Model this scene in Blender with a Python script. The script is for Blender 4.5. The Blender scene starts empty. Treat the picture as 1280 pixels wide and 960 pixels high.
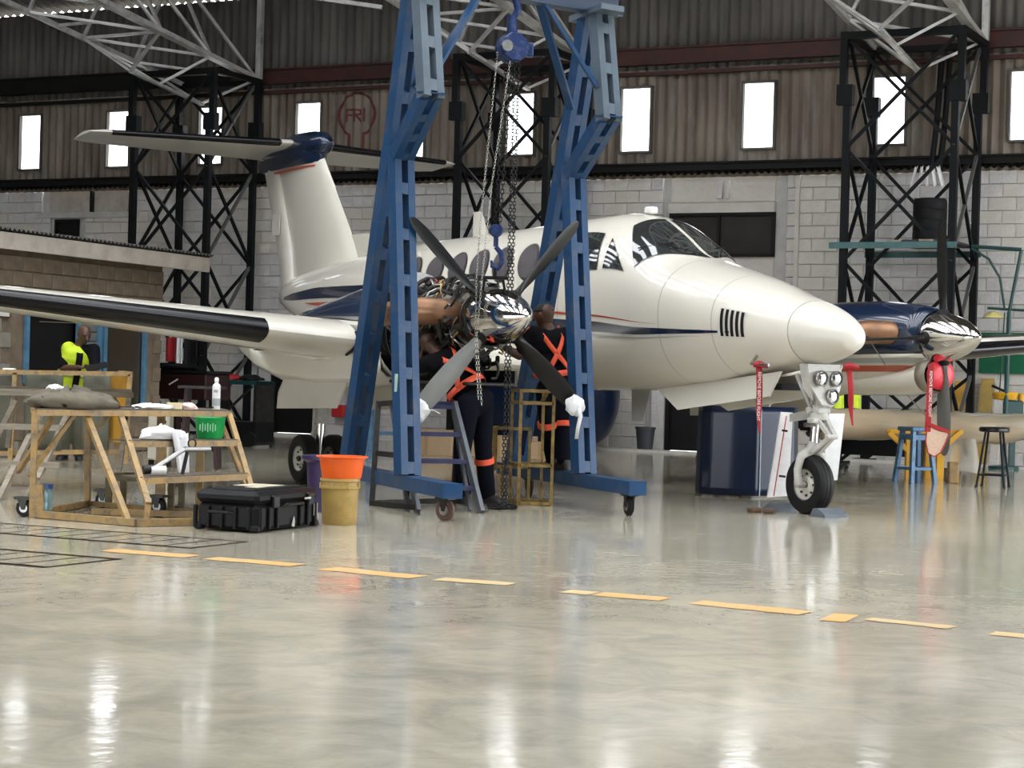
import bpy, bmesh, math, random
from mathutils import Vector, Matrix, noise
R = random.Random(7)
C = bpy.context.scene.collection
rad = math.radians

# ------------------------------------------------------------------ camera
sc = bpy.context.scene
CAMZ = 1.1556
cam = bpy.data.cameras.new('camera'); camo = bpy.data.objects.new('camera', cam); C.objects.link(camo)
cam.sensor_fit = 'HORIZONTAL'; cam.sensor_width = 36.0; cam.lens = 2439.96 / 1280 * 36.0
cam.clip_end = 300
camo.location = (0, 0, CAMZ)
pitch, roll = 0.0038725, 0.0281234
camo.matrix_world = Matrix.Translation((0, 0, CAMZ)) @ Matrix.Rotation(math.pi / 2 - pitch, 4, 'X') @ Matrix.Rotation(roll, 4, 'Z')
sc.camera = camo
# ------------------------------------------------------------------ world and exposure
wd = bpy.data.worlds.new('world'); sc.world = wd; wd.use_nodes = True
wd.node_tree.nodes['Background'].inputs[0].default_value = (0.93, 0.96, 1.0, 1)
wd.node_tree.nodes['Background'].inputs[1].default_value = 7.0
sc.view_settings.view_transform = 'Standard'; sc.view_settings.look = 'None'
sc.view_settings.exposure = 0.04; sc.view_settings.gamma = 1.0; sc.view_settings.use_curve_mapping = False
sc.cycles.max_bounces = 7; sc.cycles.diffuse_bounces = 4; sc.cycles.glossy_bounces = 4
sc.cycles.use_denoising = True

# frames of reference: the rear wall and the aircraft
TW = rad(-26.8)
UV = Vector((math.cos(TW), math.sin(TW), 0)); WNV = Vector((math.sin(TW), -math.cos(TW), 0)); W0 = Vector((2.16, 32.44, 0))
def W(u, off, z): return W0 + UV * u + WNV * off + Vector((0, 0, z))
NN = Vector((2.9843, 16.9436, 0)); AV = Vector((-0.50969, 0.86036, 0)); SV = Vector((-0.86036, -0.50969, 0))
def PW(s, t, z): return NN + AV * s + SV * t + Vector((0, 0, z))
PANG = math.atan2(AV.y, AV.x)

# ------------------------------------------------------------------ materials
MATS = {}
def mat(name, col, rough=.5, metal=0., coat=0., var=0., scale=5., col2=None, bump=0., bscale=30., trans=0., emit=None, dirt=None, dscale=3., damt=.5, stretch=(1, 1, 1), spec=None, alpha=None):
    if name in MATS: return MATS[name]
    m = bpy.data.materials.new(name); m.use_nodes = True; nt = m.node_tree; b = nt.nodes['Principled BSDF']
    b.inputs['Base Color'].default_value = (*col, 1); b.inputs['Roughness'].default_value = rough; b.inputs['Metallic'].default_value = metal
    b.inputs['Coat Weight'].default_value = coat; b.inputs['Coat Roughness'].default_value = .06
    if spec is not None: b.inputs['Specular IOR Level'].default_value = spec
    if trans: b.inputs['Transmission Weight'].default_value = trans
    if alpha is not None: b.inputs['Alpha'].default_value = alpha
    if emit: b.inputs['Emission Color'].default_value = (*emit[0], 1); b.inputs['Emission Strength'].default_value = emit[1]
    tc = nt.nodes.new('ShaderNodeTexCoord'); mp = nt.nodes.new('ShaderNodeMapping'); mp.inputs['Scale'].default_value = stretch
    nt.links.new(tc.outputs['Object'], mp.inputs[0])
    last = None
    if var or col2:
        n = nt.nodes.new('ShaderNodeTexNoise'); n.inputs['Scale'].default_value = scale; n.inputs['Detail'].default_value = 6
        nt.links.new(mp.outputs[0], n.inputs['Vector'])
        cr = nt.nodes.new('ShaderNodeValToRGB'); cr.color_ramp.elements[0].position = .32; cr.color_ramp.elements[1].position = .68
        c2 = col2 or tuple(max(0, c * (1 - var)) for c in col)
        cr.color_ramp.elements[0].color = (*c2, 1); cr.color_ramp.elements[1].color = (*col, 1)
        nt.links.new(n.outputs['Fac'], cr.inputs[0]); last = cr.outputs[0]
    if dirt:
        n = nt.nodes.new('ShaderNodeTexNoise'); n.inputs['Scale'].default_value = dscale; n.inputs['Detail'].default_value = 9; n.inputs['Roughness'].default_value = .65
        nt.links.new(mp.outputs[0], n.inputs['Vector'])
        cr = nt.nodes.new('ShaderNodeValToRGB'); cr.color_ramp.elements[0].position = .5; cr.color_ramp.elements[1].position = .72
        cr.color_ramp.elements[0].color = (0, 0, 0, 1); cr.color_ramp.elements[1].color = (damt, damt, damt, 1)
        nt.links.new(n.outputs['Fac'], cr.inputs[0])
        mx = nt.nodes.new('ShaderNodeMixRGB'); nt.links.new(cr.outputs[0], mx.inputs[0]); mx.inputs[2].default_value = (*dirt, 1)
        if last: nt.links.new(last, mx.inputs[1])
        else: mx.inputs[1].default_value = (*col, 1)
        last = mx.outputs[0]
    if last: nt.links.new(last, b.inputs['Base Color'])
    if bump:
        n = nt.nodes.new('ShaderNodeTexNoise'); n.inputs['Scale'].default_value = bscale; n.inputs['Detail'].default_value = 5
        nt.links.new(mp.outputs[0], n.inputs['Vector'])
        bp = nt.nodes.new('ShaderNodeBump'); bp.inputs['Strength'].default_value = bump; bp.inputs['Distance'].default_value = .02
        nt.links.new(n.outputs['Fac'], bp.inputs['Height']); nt.links.new(bp.outputs[0], b.inputs['Normal'])
    MATS[name] = m
    return m
M_white = mat('aircraft_white', (.76, .72, .62), .34, coat=.9, var=.08, scale=.8)
M_white2 = mat('aircraft_white_dusty', (.68, .65, .57), .4, coat=.4, var=.12, scale=1.5)
M_line = mat('panel_line', (.35, .34, .31), .6)
M_navy = mat('navy_paint', (.003, .014, .045), .25, coat=1.)
M_navy2 = mat('navy_paint_worn', (.0025, .011, .038), .3, coat=.12, spec=.3, var=.3, scale=3)
M_red = mat('red_stripe', (.42, .06, .02), .3, coat=.5)
M_silver = mat('silver_stripe', (.42, .43, .42), .35, metal=.4)
M_boot = mat('deice_rubber', (.006, .006, .008), .22, spec=.4)
M_chrome = mat('polished_metal', (.72, .70, .66), .09, metal=1., bump=.03, bscale=6)
M_steel = mat('dull_steel', (.38, .38, .37), .35, metal=1., var=.3, scale=20)
M_dark = mat('dark_metal', (.045, .043, .04), .45, metal=.6, var=.5, scale=15)
M_engine = mat('engine_metal', (.22, .19, .15), .38, metal=.8, col2=(.03, .025, .02), scale=18)
M_exhaust = mat('heat_stained_metal', (.42, .23, .13), .45, metal=.7, col2=(.22, .12, .07), scale=5)
M_black = mat('black_matt', (.006, .006, .007), .6, spec=.25)
M_blackg = mat('black_gloss', (.006, .006, .007), .3, spec=.4)
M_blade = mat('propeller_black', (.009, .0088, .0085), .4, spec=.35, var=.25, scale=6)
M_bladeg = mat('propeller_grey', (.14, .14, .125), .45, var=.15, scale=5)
M_glass = mat('dark_glass', (.035, .04, .04), .05, coat=1., var=.4, scale=1.5)
M_cabin = mat('cabin_window_blind', (.11, .10, .105), .3, coat=.5, var=.15, scale=4)
M_tyre = mat('tyre_rubber', (.008, .008, .008), .6, spec=.3, var=.3, scale=20)
M_wheel = mat('wheel_white', (.62, .60, .53), .4, var=.2, scale=15)
M_gear = mat('gear_paint', (.50, .49, .45), .35, var=.2, scale=20)
M_lamp = mat('lamp_glass', (.75, .78, .76), .06, metal=.9, var=.5, scale=30)
M_bluegan = mat('gantry_blue', (.011, .055, .14), .42, spec=.35, var=.18, scale=2.5, dirt=(.10, .10, .10), dscale=6, damt=.5)
M_bluegrey = mat('gantry_grey_paint', (.09, .125, .16), .42, var=.3, scale=4)
M_hoist = mat('hoist_blue', (.004, .022, .10), .4, spec=.35, dirt=(.2, .2, .2), dscale=18, damt=.3)
M_chain = mat('black_chain', (.02, .02, .02), .45, metal=.7)
M_chainl = mat('bright_chain', (.42, .41, .36), .35, metal=.9)
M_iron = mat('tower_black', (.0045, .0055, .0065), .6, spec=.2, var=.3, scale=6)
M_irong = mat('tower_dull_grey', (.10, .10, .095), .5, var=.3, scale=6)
M_alu = mat('truss_silver', (.58, .58, .56), .4, metal=.3, var=.25, scale=4, dirt=(.10, .09, .08), dscale=5, damt=.6)
M_yellow = mat('worn_yellow_steel', (.42, .26, .08), .5, col2=(.27, .19, .10), scale=9, dirt=(.10, .07, .045), dscale=14, damt=.8)
M_gold = mat('gold_tube', (.36, .24, .06), .4, col2=(.16, .10, .035), scale=12, dirt=(.06, .04, .025), dscale=16, damt=.8)
M_wood = mat('weathered_wood', (.34, .29, .22), .65, var=.35, scale=6, stretch=(1, 1, 6))
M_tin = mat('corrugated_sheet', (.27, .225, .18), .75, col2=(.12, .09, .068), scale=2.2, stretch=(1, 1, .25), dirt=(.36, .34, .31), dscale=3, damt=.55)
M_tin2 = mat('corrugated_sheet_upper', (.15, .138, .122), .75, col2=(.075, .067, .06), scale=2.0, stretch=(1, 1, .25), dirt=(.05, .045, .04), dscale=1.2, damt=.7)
M_tinroof = mat('roof_sheet', (.08, .075, .07), .7, var=.3)
M_redbeam = mat('oxide_red_beam', (.065, .013, .009), .6, var=.5, scale=3, dirt=(.02, .015, .012), dscale=4, damt=.8)
M_blackbeam = mat('black_beam', (.007, .0065, .006), .65, spec=.25)
M_block = mat('painted_block', (.60, .585, .57), .8, col2=(.50, .485, .47), scale=3, bump=1., bscale=11, dirt=(.40, .34, .27), dscale=1.4, damt=.5)
M_block2 = mat('painted_block_warm', (.62, .59, .54), .8, col2=(.52, .49, .44), scale=2.4, bump=.9, bscale=8, dirt=(.42, .35, .26), dscale=1.2, damt=.6)
M_winblk = mat('window_black', (.028, .024, .021), .5, spec=.25, var=.4, scale=2)
M_mortar = mat('painted_joint', (.50, .485, .46), .85, var=.2)
M_brown = mat('brown_block', (.25, .195, .135), .85, col2=(.15, .115, .08), scale=4, bump=.8, bscale=14)
M_brownj = mat('brown_joint', (.12, .095, .07), .9)
M_greyb = mat('grey_block', (.34, .32, .27), .85, var=.3, scale=4, bump=.5, bscale=14)
M_conc = mat('concrete_kerb', (.60, .58, .53), .6, var=.2)
M_blueframe = mat('sky_blue_frame', (.10, .26, .42), .5, var=.3, scale=8)
M_fascia = mat('fascia_board', (.48, .43, .37), .7, var=.25, scale=3, dirt=(.2, .16, .12), dscale=5, damt=.4)
M_pane = mat('frosted_pane', (1, 1, 1), .3, emit=((1, 1, 1), 2.2))
M_skin = mat('dark_skin', (.085, .038, .022), .45, var=.15, scale=8)
M_hair = mat('black_hair', (.008, .007, .007), .8)
M_cloth = mat('black_cloth', (.005, .005, .007), .9, spec=.15, var=.3, scale=10)
M_denim = mat('navy_trousers', (.004, .005, .011), .9, spec=.15, var=.3, scale=9)
M_olive = mat('olive_trousers', (.13, .125, .085), .85, var=.3, scale=6)
M_hiviz = mat('orange_webbing', (.95, .12, .05), .6, var=.12, scale=20)
M_lime = mat('lime_vest', (.62, .80, .02), .65, var=.15, scale=10)
M_shoe = mat('boot_leather', (.015, .013, .012), .5)
M_ribbon = mat('red_ribbon', (.36, .008, .014), .55, var=.2, scale=10)
M_whitecloth = mat('white_cloth', (.82, .82, .82), .85, var=.12, scale=12)
M_orange = mat('orange_plastic', (.90, .13, .01), .4, var=.12, scale=8)
M_purple = mat('purple_plastic', (.03, .014, .075), .4)
M_bucket = mat('dirty_yellow_plastic', (.46, .31, .085), .5, col2=(.36, .24, .07), scale=9, dirt=(.25, .15, .06), dscale=12, damt=.5)
M_green = mat('green_plastic', (.0, .33, .07), .35, alpha=.93)
M_case = mat('black_case', (.006, .006, .0065),   .5, spec=.2, bump=.2, bscale=60)
M_label = mat('label_white', (.75, .75, .72), .5)
M_tarp = mat('olive_canvas', (.13, .13, .095), .8, var=.3, scale=2.5, bump=.5, bscale=4)
M_amber = mat('amber_board', (.50, .26, .03), .5, var=.25, scale=4)
M_stoolb = mat('stool_blue', (.09, .21, .36), .45, var=.25, scale=14, dirt=(.04, .05, .07), dscale=12, damt=.7)
M_wrap = mat('plastic_wrapped_tan', (.50, .38, .25), .26, coat=.6, col2=(.34, .32, .24), scale=2.5, bump=.6, bscale=7, stretch=(.5, 1, 2))
M_trestle = mat('yellow_paint', (.72, .38, .02), .45, var=.2, scale=6)
M_teal = mat('teal_paint', (.008, .06, .055), .45, var=.3, scale=8)
M_sage = mat('shelf_teal', (.06, .15, .15), .5, var=.3, scale=6)
M_banner = mat('green_sheet', (.0, .12, .05), .5, var=.3, scale=4)
M_lampy = mat('yellow_shade', (.75, .65, .25), .5)
M_khaki = mat('khaki_jacket', (.16, .14, .10), .85, var=.3, scale=9, bump=.6, bscale=14)
M_tan = mat('cardboard', (.45, .32, .19), .8, var=.12)
M_mask = mat('masking_tape', (.72, .62, .38), .7)
M_chock = mat('chock_rubber', (.12, .14, .16), .6, var=.3, scale=12)
M_maroon = mat('maroon_box', (.028, .005, .005), .5, var=.4, scale=5)
M_purpstep = mat('violet_tread', (.045, .05, .12), .45, var=.3, scale=12)
M_alustep = mat('step_frame_grey', (.11, .12, .135), .45, metal=.3, var=.3, scale=10)
M_mesh = mat('net_flag', (.62, .44, .32), .8, var=.25, scale=60)
M_orangepaint = mat('yellow_floor_paint', (.78, .40, .10), .45, col2=(.66, .42, .18), scale=4, dirt=(.46, .41, .32), dscale=14, damt=1.)
M_paintfaint = mat('faint_floor_paint', (.62, .45, .22), .45, dirt=(.46, .42, .33), dscale=7, damt=1.)
M_drain = mat('drain_gap', (.022, .016, .011), .9, spec=.05)

# polished concrete
mf = bpy.data.materials.new('polished_concrete'); mf.use_nodes = True; nt = mf.node_tree; b = nt.nodes['Principled BSDF']
tc = nt.nodes.new('ShaderNodeTexCoord')
def nz(scale, detail, st=(1, 1, 1), rough=.6, dist=0):
    mp = nt.nodes.new('ShaderNodeMapping'); mp.inputs['Scale'].default_value = st; nt.links.new(tc.outputs['Object'], mp.inputs[0])
    n = nt.nodes.new('ShaderNodeTexNoise'); n.inputs['Scale'].default_value = scale; n.inputs['Detail'].default_value = detail; n.inputs['Roughness'].default_value = rough
    n.inputs['Distortion'].default_value = dist
    nt.links.new(mp.outputs[0], n.inputs['Vector']); return n.outputs['Fac']
def ramp(src, p0, c0, p1, c1):
    cr = nt.nodes.new('ShaderNodeValToRGB'); cr.color_ramp.elements[0].position = p0; cr.color_ramp.elements[1].position = p1
    cr.color_ramp.elements[0].color = (*c0, 1); cr.color_ramp.elements[1].color = (*c1, 1); nt.links.new(src, cr.inputs[0]); return cr.outputs[0]
def mix(f, a, c, mode='MIX'):
    mx = nt.nodes.new('ShaderNodeMixRGB'); mx.blend_type = mode
    if isinstance(f, float): mx.inputs[0].default_value = f
    else: nt.links.new(f, mx.inputs[0])
    for i, v in ((1, a), (2, c)):
        if isinstance(v, tuple): mx.inputs[i].default_value = (*v, 1)
        else: nt.links.new(v, mx.inputs[i])
    return mx.outputs[0]
base = ramp(nz(.55, 8, (1, 1, 1), .6, .6), .3, (.40, .365, .28), .7, (.54, .495, .395))
big = ramp(nz(2.6, 9, (1, 1, 1), .7, .8), .35, (.74, .75, .76), .66, (1.08, 1.07, 1.05))
c = mix(1.0, base, big, 'MULTIPLY')
st = ramp(nz(1.6, 8, (.5, 2.2, 1), .7, 1.5), .60, (0, 0, 0), .74, (.38, .38, .38))
c = mix(st, c, (.24, .225, .20))
st2 = ramp(nz(5, 9, (.6, 1.6, 1), .75, 1.0), .6, (0, 0, 0), .78, (.4, .4, .4))
c = mix(st2, c, (.55, .51, .43))
nt.links.new(c, b.inputs['Base Color'])
rr = ramp(nz(2.2, 6), .3, (.07, .07, .07), .72, (.15, .15, .15)); nt.links.new(rr, b.inputs['Roughness'])
b.inputs['Specular IOR Level'].default_value = .34
bp = nt.nodes.new('ShaderNodeBump'); bp.inputs['Strength'].default_value = .06; bp.inputs['Distance'].default_value = .02
nt.links.new(nz(9, 2, (1, 1, 1), .5), bp.inputs['Height']); nt.links.new(bp.outputs[0], b.inputs['Normal'])
M_floor = mf

# ------------------------------------------------------------------ mesh helpers
class MB:
    def __init__(s): s.v = []; s.f = []
    def add(s, vs, fs, M=None):
        o = len(s.v); s.v += [tuple(M @ Vector(p)) if M else tuple(p) for p in vs]; s.f += [tuple(i + o for i in f) for f in fs]; return s
    def box(s, c, d, M=None, bev=0):
        x, y, z = d[0] / 2, d[1] / 2, d[2] / 2
        if bev:
            b = bev; vs = []; 
            for sx in (-1, 1):
                for sy in (-1, 1):
                    for sz in (-1, 1):
                        vs += [(c[0] + sx * x, c[1] + sy * (y - b), c[2] + sz * (z - b)), (c[0] + sx * (x - b), c[1] + sy * y, c[2] + sz * (z - b)), (c[0] + sx * (x - b), c[1] + sy * (y - b), c[2] + sz * z)]
            bm = bmesh.new(); [bm.verts.new(v) for v in vs]; r = bmesh.ops.convex_hull(bm, input=bm.verts[:])
            bm.verts.index_update()
            vv = [v.co[:] for v in bm.verts]; ff = [[v.index for v in f.verts] for f in bm.faces]; bm.free()
            return s.add(vv, ff, M)
        vs = [(c[0] + i * x, c[1] + j * y, c[2] + k * z) for i in (-1, 1) for j in (-1, 1) for k in (-1, 1)]
        return s.add(vs, [(0, 1, 3, 2), (4, 6, 7, 5), (0, 4, 5, 1), (2, 3, 7, 6), (0, 2, 6, 4), (1, 5, 7, 3)], M)
    def bar(s, a, b, w, h=None, up=(0, 0, 1)):
        h = h or w; a = Vector(a); b = Vector(b); d = (b - a)
        if d.length < 1e-6: return s
        d.normalize(); u = Vector(up)
        if abs(d.dot(u)) > .97: u = Vector((1, 0, 0)) if abs(d.x) < .9 else Vector((0, 1, 0))
        x = d.cross(u).normalized(); y = x.cross(d)
        vs = [p + x * (i * w / 2) + y * (j * h / 2) for p in (a, b) for (i, j) in ((-1, -1), (1, -1), (1, 1), (-1, 1))]
        return s.add(vs, [(0, 3, 2, 1), (4, 5, 6, 7), (0, 1, 5, 4), (1, 2, 6, 5), (2, 3, 7, 6), (3, 0, 4, 7)])
    def tube(s, pts, r, n=8, caps=True):
        pts = [Vector(p) for p in pts]; rs = r if isinstance(r, (list, tuple)) else [r] * len(pts)
        vs = []; fs = []; prev = None
        for i, p in enumerate(pts):
            d = (pts[min(i + 1, len(pts) - 1)] - pts[max(i - 1, 0)]).normalized()
            if prev is None:
                u = Vector((0, 0, 1)) if abs(d.z) < .9 else Vector((1, 0, 0)); x = d.cross(u).normalized()
            else: x = (prev - d * prev.dot(d)).normalized()
            prev = x; y = d.cross(x)
            for k in range(n):
                a = 2 * math.pi * k / n; vs.append(p + x * (math.cos(a) * rs[i]) + y * (math.sin(a) * rs[i]))
        for i in range(len(pts) - 1):
            for k in range(n): fs.append((i * n + k, i * n + (k + 1) % n, (i + 1) * n + (k + 1) % n, (i + 1) * n + k))
        if caps: fs.append(tuple(range(n))[::-1]); fs.append(tuple((len(pts) - 1) * n + k for k in range(n)))
        return s.add(vs, fs)
    def lathe(s, prof, n=24, M=None, caps=True, sx=1, sy=1):
        # profile of (r, z); axis +Z
        vs = []; fs = []
        for (r, z) in prof:
            for k in range(n):
                a = 2 * math.pi * k / n; vs.append((r * math.cos(a) * sx, r * math.sin(a) * sy, z))
        m = len(prof)
        for i in range(m - 1):
            for k in range(n): fs.append((i * n + k, i * n + (k + 1) % n, (i + 1) * n + (k + 1) % n, (i + 1) * n + k))
        if caps: fs.append(tuple(range(n))[::-1]); fs.append(tuple((m - 1) * n + k for k in range(n)))
        return s.add(vs, fs, M)
    def loft(s, rings, closed=True, caps=True):
        n = len(rings[0]); vs = [p for r in rings for p in r]; fs = []
        for i in range(len(rings) - 1):
            for k in range(n if closed else n - 1): fs.append((i * n + k, i * n + (k + 1) % n, (i + 1) * n + (k + 1) % n, (i + 1) * n + k))
        if caps: fs.append(tuple(range(n))[::-1]); fs.append(tuple((len(rings) - 1) * n + k for k in range(n)))
        return s.add(vs, fs)
    def grid(s, fn, nu, nv, thick=None):
        P = [[Vector(fn(i / nu, j / nv)) for j in range(nv + 1)] for i in range(nu + 1)]
        vs = [p for row in P for p in row]; w = nv + 1
        fs = [(i * w + j, (i + 1) * w + j, (i + 1) * w + j + 1, i * w + j + 1) for i in range(nu) for j in range(nv)]
        return s.add(vs, fs)
    def plate(s, poly, t, axis):
        # extrude polygon (3D points) by vector axis*t
        ax = Vector(axis) * t; n = len(poly); p0 = [Vector(p) for p in poly]
        return s.add(p0 + [p + ax for p in p0], [tuple(range(n))[::-1], tuple(range(n, 2 * n))] + [(i, (i + 1) % n, n + (i + 1) % n, n + i) for i in range(n)])
    def build(s, name, m, parent=None, smooth=False, thick=None, kind=None, label=None, ang=40, sub=0):
        me = bpy.data.meshes.new(name); me.from_pydata([tuple(v) for v in s.v], [], s.f); me.validate(); me.update()
        bm = bmesh.new(); bm.from_mesh(me); bmesh.ops.recalc_face_normals(bm, faces=bm.faces[:]); bm.to_mesh(me); bm.free()
        me.materials.append(m)
        o = bpy.data.objects.new(name, me); C.objects.link(o)
        if parent: o.parent = parent
        if smooth:
            for p in me.polygons: p.use_smooth = True
            try: me.set_sharp_from_angle(angle=rad(ang))
            except Exception: pass
        if thick:
            md = o.modifiers.new('solid', 'SOLIDIFY'); md.thickness = thick; md.offset = 0
        if sub:
            md = o.modifiers.new('sub', 'SUBSURF'); md.levels = sub; md.render_levels = sub
        if kind: o['kind'] = kind
        if label: o['label'] = label
        return o
def tag(o, label, cat, group=None, kind=None):
    o['label'] = label; o['category'] = cat
    if group: o['group'] = group
    if kind: o['kind'] = kind
    return o
def thing(name, loc, label, cat, rz=0, group=None, M=None):
    o = bpy.data.objects.new(name, None); C.objects.link(o); o.empty_display_size = .1
    if M is not None: o.matrix_world = M
    else: o.location = loc; o.rotation_euler = (0, 0, rz)
    return tag(o, label, cat, group)
def inst(src, name, parent=None, loc=None, M=None, label=None):
    o = bpy.data.objects.new(name, src.data); C.objects.link(o)
    if parent: o.parent = parent
    if M is not None: o.matrix_local = M
    elif loc is not None: o.location = loc
    if label: o['label'] = label
    return o
def ncopy(src, parent, loc, M=None):
    o = src.copy(); C.objects.link(o); o.parent = parent
    if M is not None: o.matrix_local = M
    else: o.location = loc
    return o
def copytree(o, parent=None):
    c = o.copy(); C.objects.link(c); c.parent = parent
    for ch in [x for x in bpy.data.objects if x.parent == o]: copytree(ch, c)
    return c
def struct(o): o['kind'] = 'structure'; return o
def frameM(origin, x, y, z):
    M = Matrix.Identity(4)
    for i, v in enumerate((x, y, z)): M.col[i][:3] = v
    M.col[3][:3] = origin
    return M
WM = frameM(W0, UV, -WNV, Vector((0, 0, 1)))      # wall frame: x along, y into the wall, z up
# plane-frame matrix is built for the aircraft empty
MATS['frosted_pane'].node_tree.nodes['Principled BSDF'].inputs['Alpha'].default_value = .25
MATS['frosted_pane'].node_tree.nodes['Principled BSDF'].inputs['Emission Strength'].default_value = 0
# ------------------------------------------------------------------ floor
mb = MB(); mb.grid(lambda a, b: (-45 + 90 * a, -8 + 60 * b, 0), 1, 1)
floor = struct(mb.build('floor', M_floor))
def strip(p, q, w, z=.003, n=1, m=M_orangepaint, name='painted_dash', jag=0):
    p = Vector((*p, 0)); q = Vector((*q, 0)); d = (q - p).normalized(); s_ = Vector((-d.y, d.x, 0)) * w / 2; L = (q - p).length
    mb = MB(); pts = []
    N_ = max(2, int(L / .06))
    a = []; b_ = []
    for i in range(N_ + 1):
        c_ = p + d * (L * i / N_); a.append(c_ + s_ * (1 + jag * R.uniform(-.35, .2))); b_.append(c_ - s_ * (1 + jag * R.uniform(-.35, .2)))
    vs = [Vector((v.x, v.y, z)) for v in a + b_]
    mb.add(vs, [(i, i + 1, N_ + 2 + i, N_ + 1 + i) for i in range(N_)])
    return mb.build(name, m, floor)
for (p, q, w, m) in [((-2.49, 12.17), (-1.92, 11.91), .15, M_orangepaint), ((-1.80, 11.84), (-1.24, 11.56), .14, M_orangepaint), ((-1.05, 11.42), (-.50, 11.07), .15, M_orangepaint),
                     ((-.38, 11.01), (.03, 10.84), .13, M_paintfaint), ((.32, 10.56), (.47, 10.49), .13, M_paintfaint), ((.49, 10.48), (.84, 10.30), .14, M_orangepaint), ((.99, 10.21), (1.52, 9.86), .15, M_orangepaint),
                     ((1.60, 9.73), (1.72, 9.68), .27, M_orangepaint), ((1.80, 9.69), (2.16, 9.43), .10, M_paintfaint), ((2.31, 9.26), (2.75, 9.0), .12, M_paintfaint)]:
    strip(p, q, w * 1.35, m=m, jag=.35)
# covered floor channels: plates over a dark recess, joints left open
cov = None
for (o0, o1, uend, n) in [(19.08, 19.72, 5.26, 20), (20.58, 21.26, 5.38, 18)]:
    mb = MB(); Lc = .222 * n
    mb.box((uend - Lc / 2, -(o0 + o1) / 2, .0008), (Lc + .05, o1 - o0 + .04, .0014)); ob = mb.build('channel_recess', M_drain, floor); ob.matrix_local = WM
    for k in range(n):
        if cov is None:
            mb = MB(); mb.box((0, 0, 0), (.188, .56, .001)); cov = mb.build('cover_plate', M_floor, floor); o = cov
        else: o = ncopy(cov, floor, (0, 0, 0))
        o.matrix_local = WM @ Matrix.Translation((uend - .222 * (k + .5), -(o0 + o1) / 2, .002))
# ------------------------------------------------------------------ rear wall
wall = bpy.data.objects.new('wall_back', None); C.objects.link(wall); wall.matrix_world = WM; struct(wall)
mb = MB()
WIN = [(-13.39 + 2.149 * k, -12.84 + 2.149 * k) for k in range(-1, 13)]
ZT = 4.52
doors = [(-7.36, -6.22, 1.95), (.43, 1.95, 2.3)]
# backing in rectangles around the two doorways
edges = [-17.5, -7.36, -6.22, .43, 1.95, 17.5]
for i in range(5):
    if i in (1, 3): mb.box(((edges[i] + edges[i + 1]) / 2, .16, (ZT + (1.95 if i == 1 else 2.3)) / 2), (edges[i + 1] - edges[i], .2, ZT - (1.95 if i == 1 else 2.3)))
    else: mb.box(((edges[i] + edges[i + 1]) / 2, .16, ZT / 2), (edges[i + 1] - edges[i], .2, ZT))
mb.build('wall_core', M_mortar, wall)
holes = [(-7.62, -6.22, 1.99), (.20, 1.95, 2.34)]
rects = [(.38, 2.26, 2.2, 4.52), (-12.7, -10.75, 4.08, 4.52), (-12.5, -11.9, 3.54, 3.97)]
def free(u0, u1, z0, z1):
    for a, b_, h in holes:
        if u1 > a and u0 < b_ and z0 < h: return False
    for a, b_, c_, d_ in rects:
        if u1 > a + .02 and u0 < b_ - .02 and z1 > c_ + .02 and z0 < d_ - .02: return False
    return True
BW, BH = .43, .205
def blockmb(mb, u0, u1, z0, z1, dz=0):
    e = .0025; j = lambda: R.uniform(-.004, .004)
    x0, x1, a, b_ = u0 + e, u1 - e, z0 + e, z1 - e
    vs = [(x0, .07, a), (x1, .07, a), (x1, .07, b_), (x0, .07, b_)]
    c_ = .008; f_ = [(x0 + c_, dz + j(), a + c_), ((x0 + x1) / 2, dz + j() - .006, a + c_), (x1 - c_, dz + j(), a + c_), (x1 - c_, dz + j(), b_ - c_), ((x0 + x1) / 2, dz + j() - .006, b_ - c_), (x0 + c_, dz + j(), b_ - c_)]
    g_ = [(x0, dz + .009, a), (x1, dz + .009, a), (x1, dz + .009, b_), (x0, dz + .009, b_)]
    mb.add(vs + f_ + g_, [(4, 5, 8, 9), (5, 6, 7, 8), (10, 11, 6, 5, 4), (11, 12, 7, 6), (12, 13, 9, 8, 7), (13, 10, 4, 9), (0, 1, 11, 10), (1, 2, 12, 11), (2, 3, 13, 12), (3, 0, 10, 13)])
variants = []
for k in range(6):
    mb = MB(); blockmb(mb, 0, BW, 0, BH); variants.append((mb.v, mb.f))
vmesh = {}
rest = {0: MB(), 1: MB()}; cnt = 0
for row in range(22):
    z0 = row * BH
    u = -15.2 - (BW / 2 if row % 2 else 0)
    while u < 9.2:
        if free(u, u + BW, z0, z0 + BH):
            uc = u + BW / 2; warm = 1 if noise.noise((uc * .35, z0 * .5, 3)) > .05 or uc > -1.0 and uc < 3.6 else 0
            near = (uc > 2.3 and uc < 7.4 and z0 > .9) or (uc > -.6 and uc < .4 and z0 > 2.8)
            k = R.randrange(6)
            if near and cnt < 298:
                key = (k, warm)
                if key not in vmesh:
                    m_ = MB(); m_.v, m_.f = variants[k]; o = m_.build('block', M_block2 if warm else M_block, wall); vmesh[key] = o
                else: o = ncopy(vmesh[key], wall, (0, 0, 0))
                o.location = (u, R.uniform(-.004, .004), z0); cnt += 1
            else: blockmb(rest[warm], u, u + BW, z0, z0 + BH, R.uniform(-.004, .004))
        elif free(u, u + BW * .5, z0, z0 + BH): blockmb(rest[0], u, u + BW * .5, z0, z0 + BH)
        elif free(u + BW * .5, u + BW, z0, z0 + BH): blockmb(rest[0], u + BW * .5, u + BW, z0, z0 + BH)
        u += BW
rest[0].build('block', M_block, wall, kind='stuff'); rest[1].build('block', M_block2, wall, kind='stuff')
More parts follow.
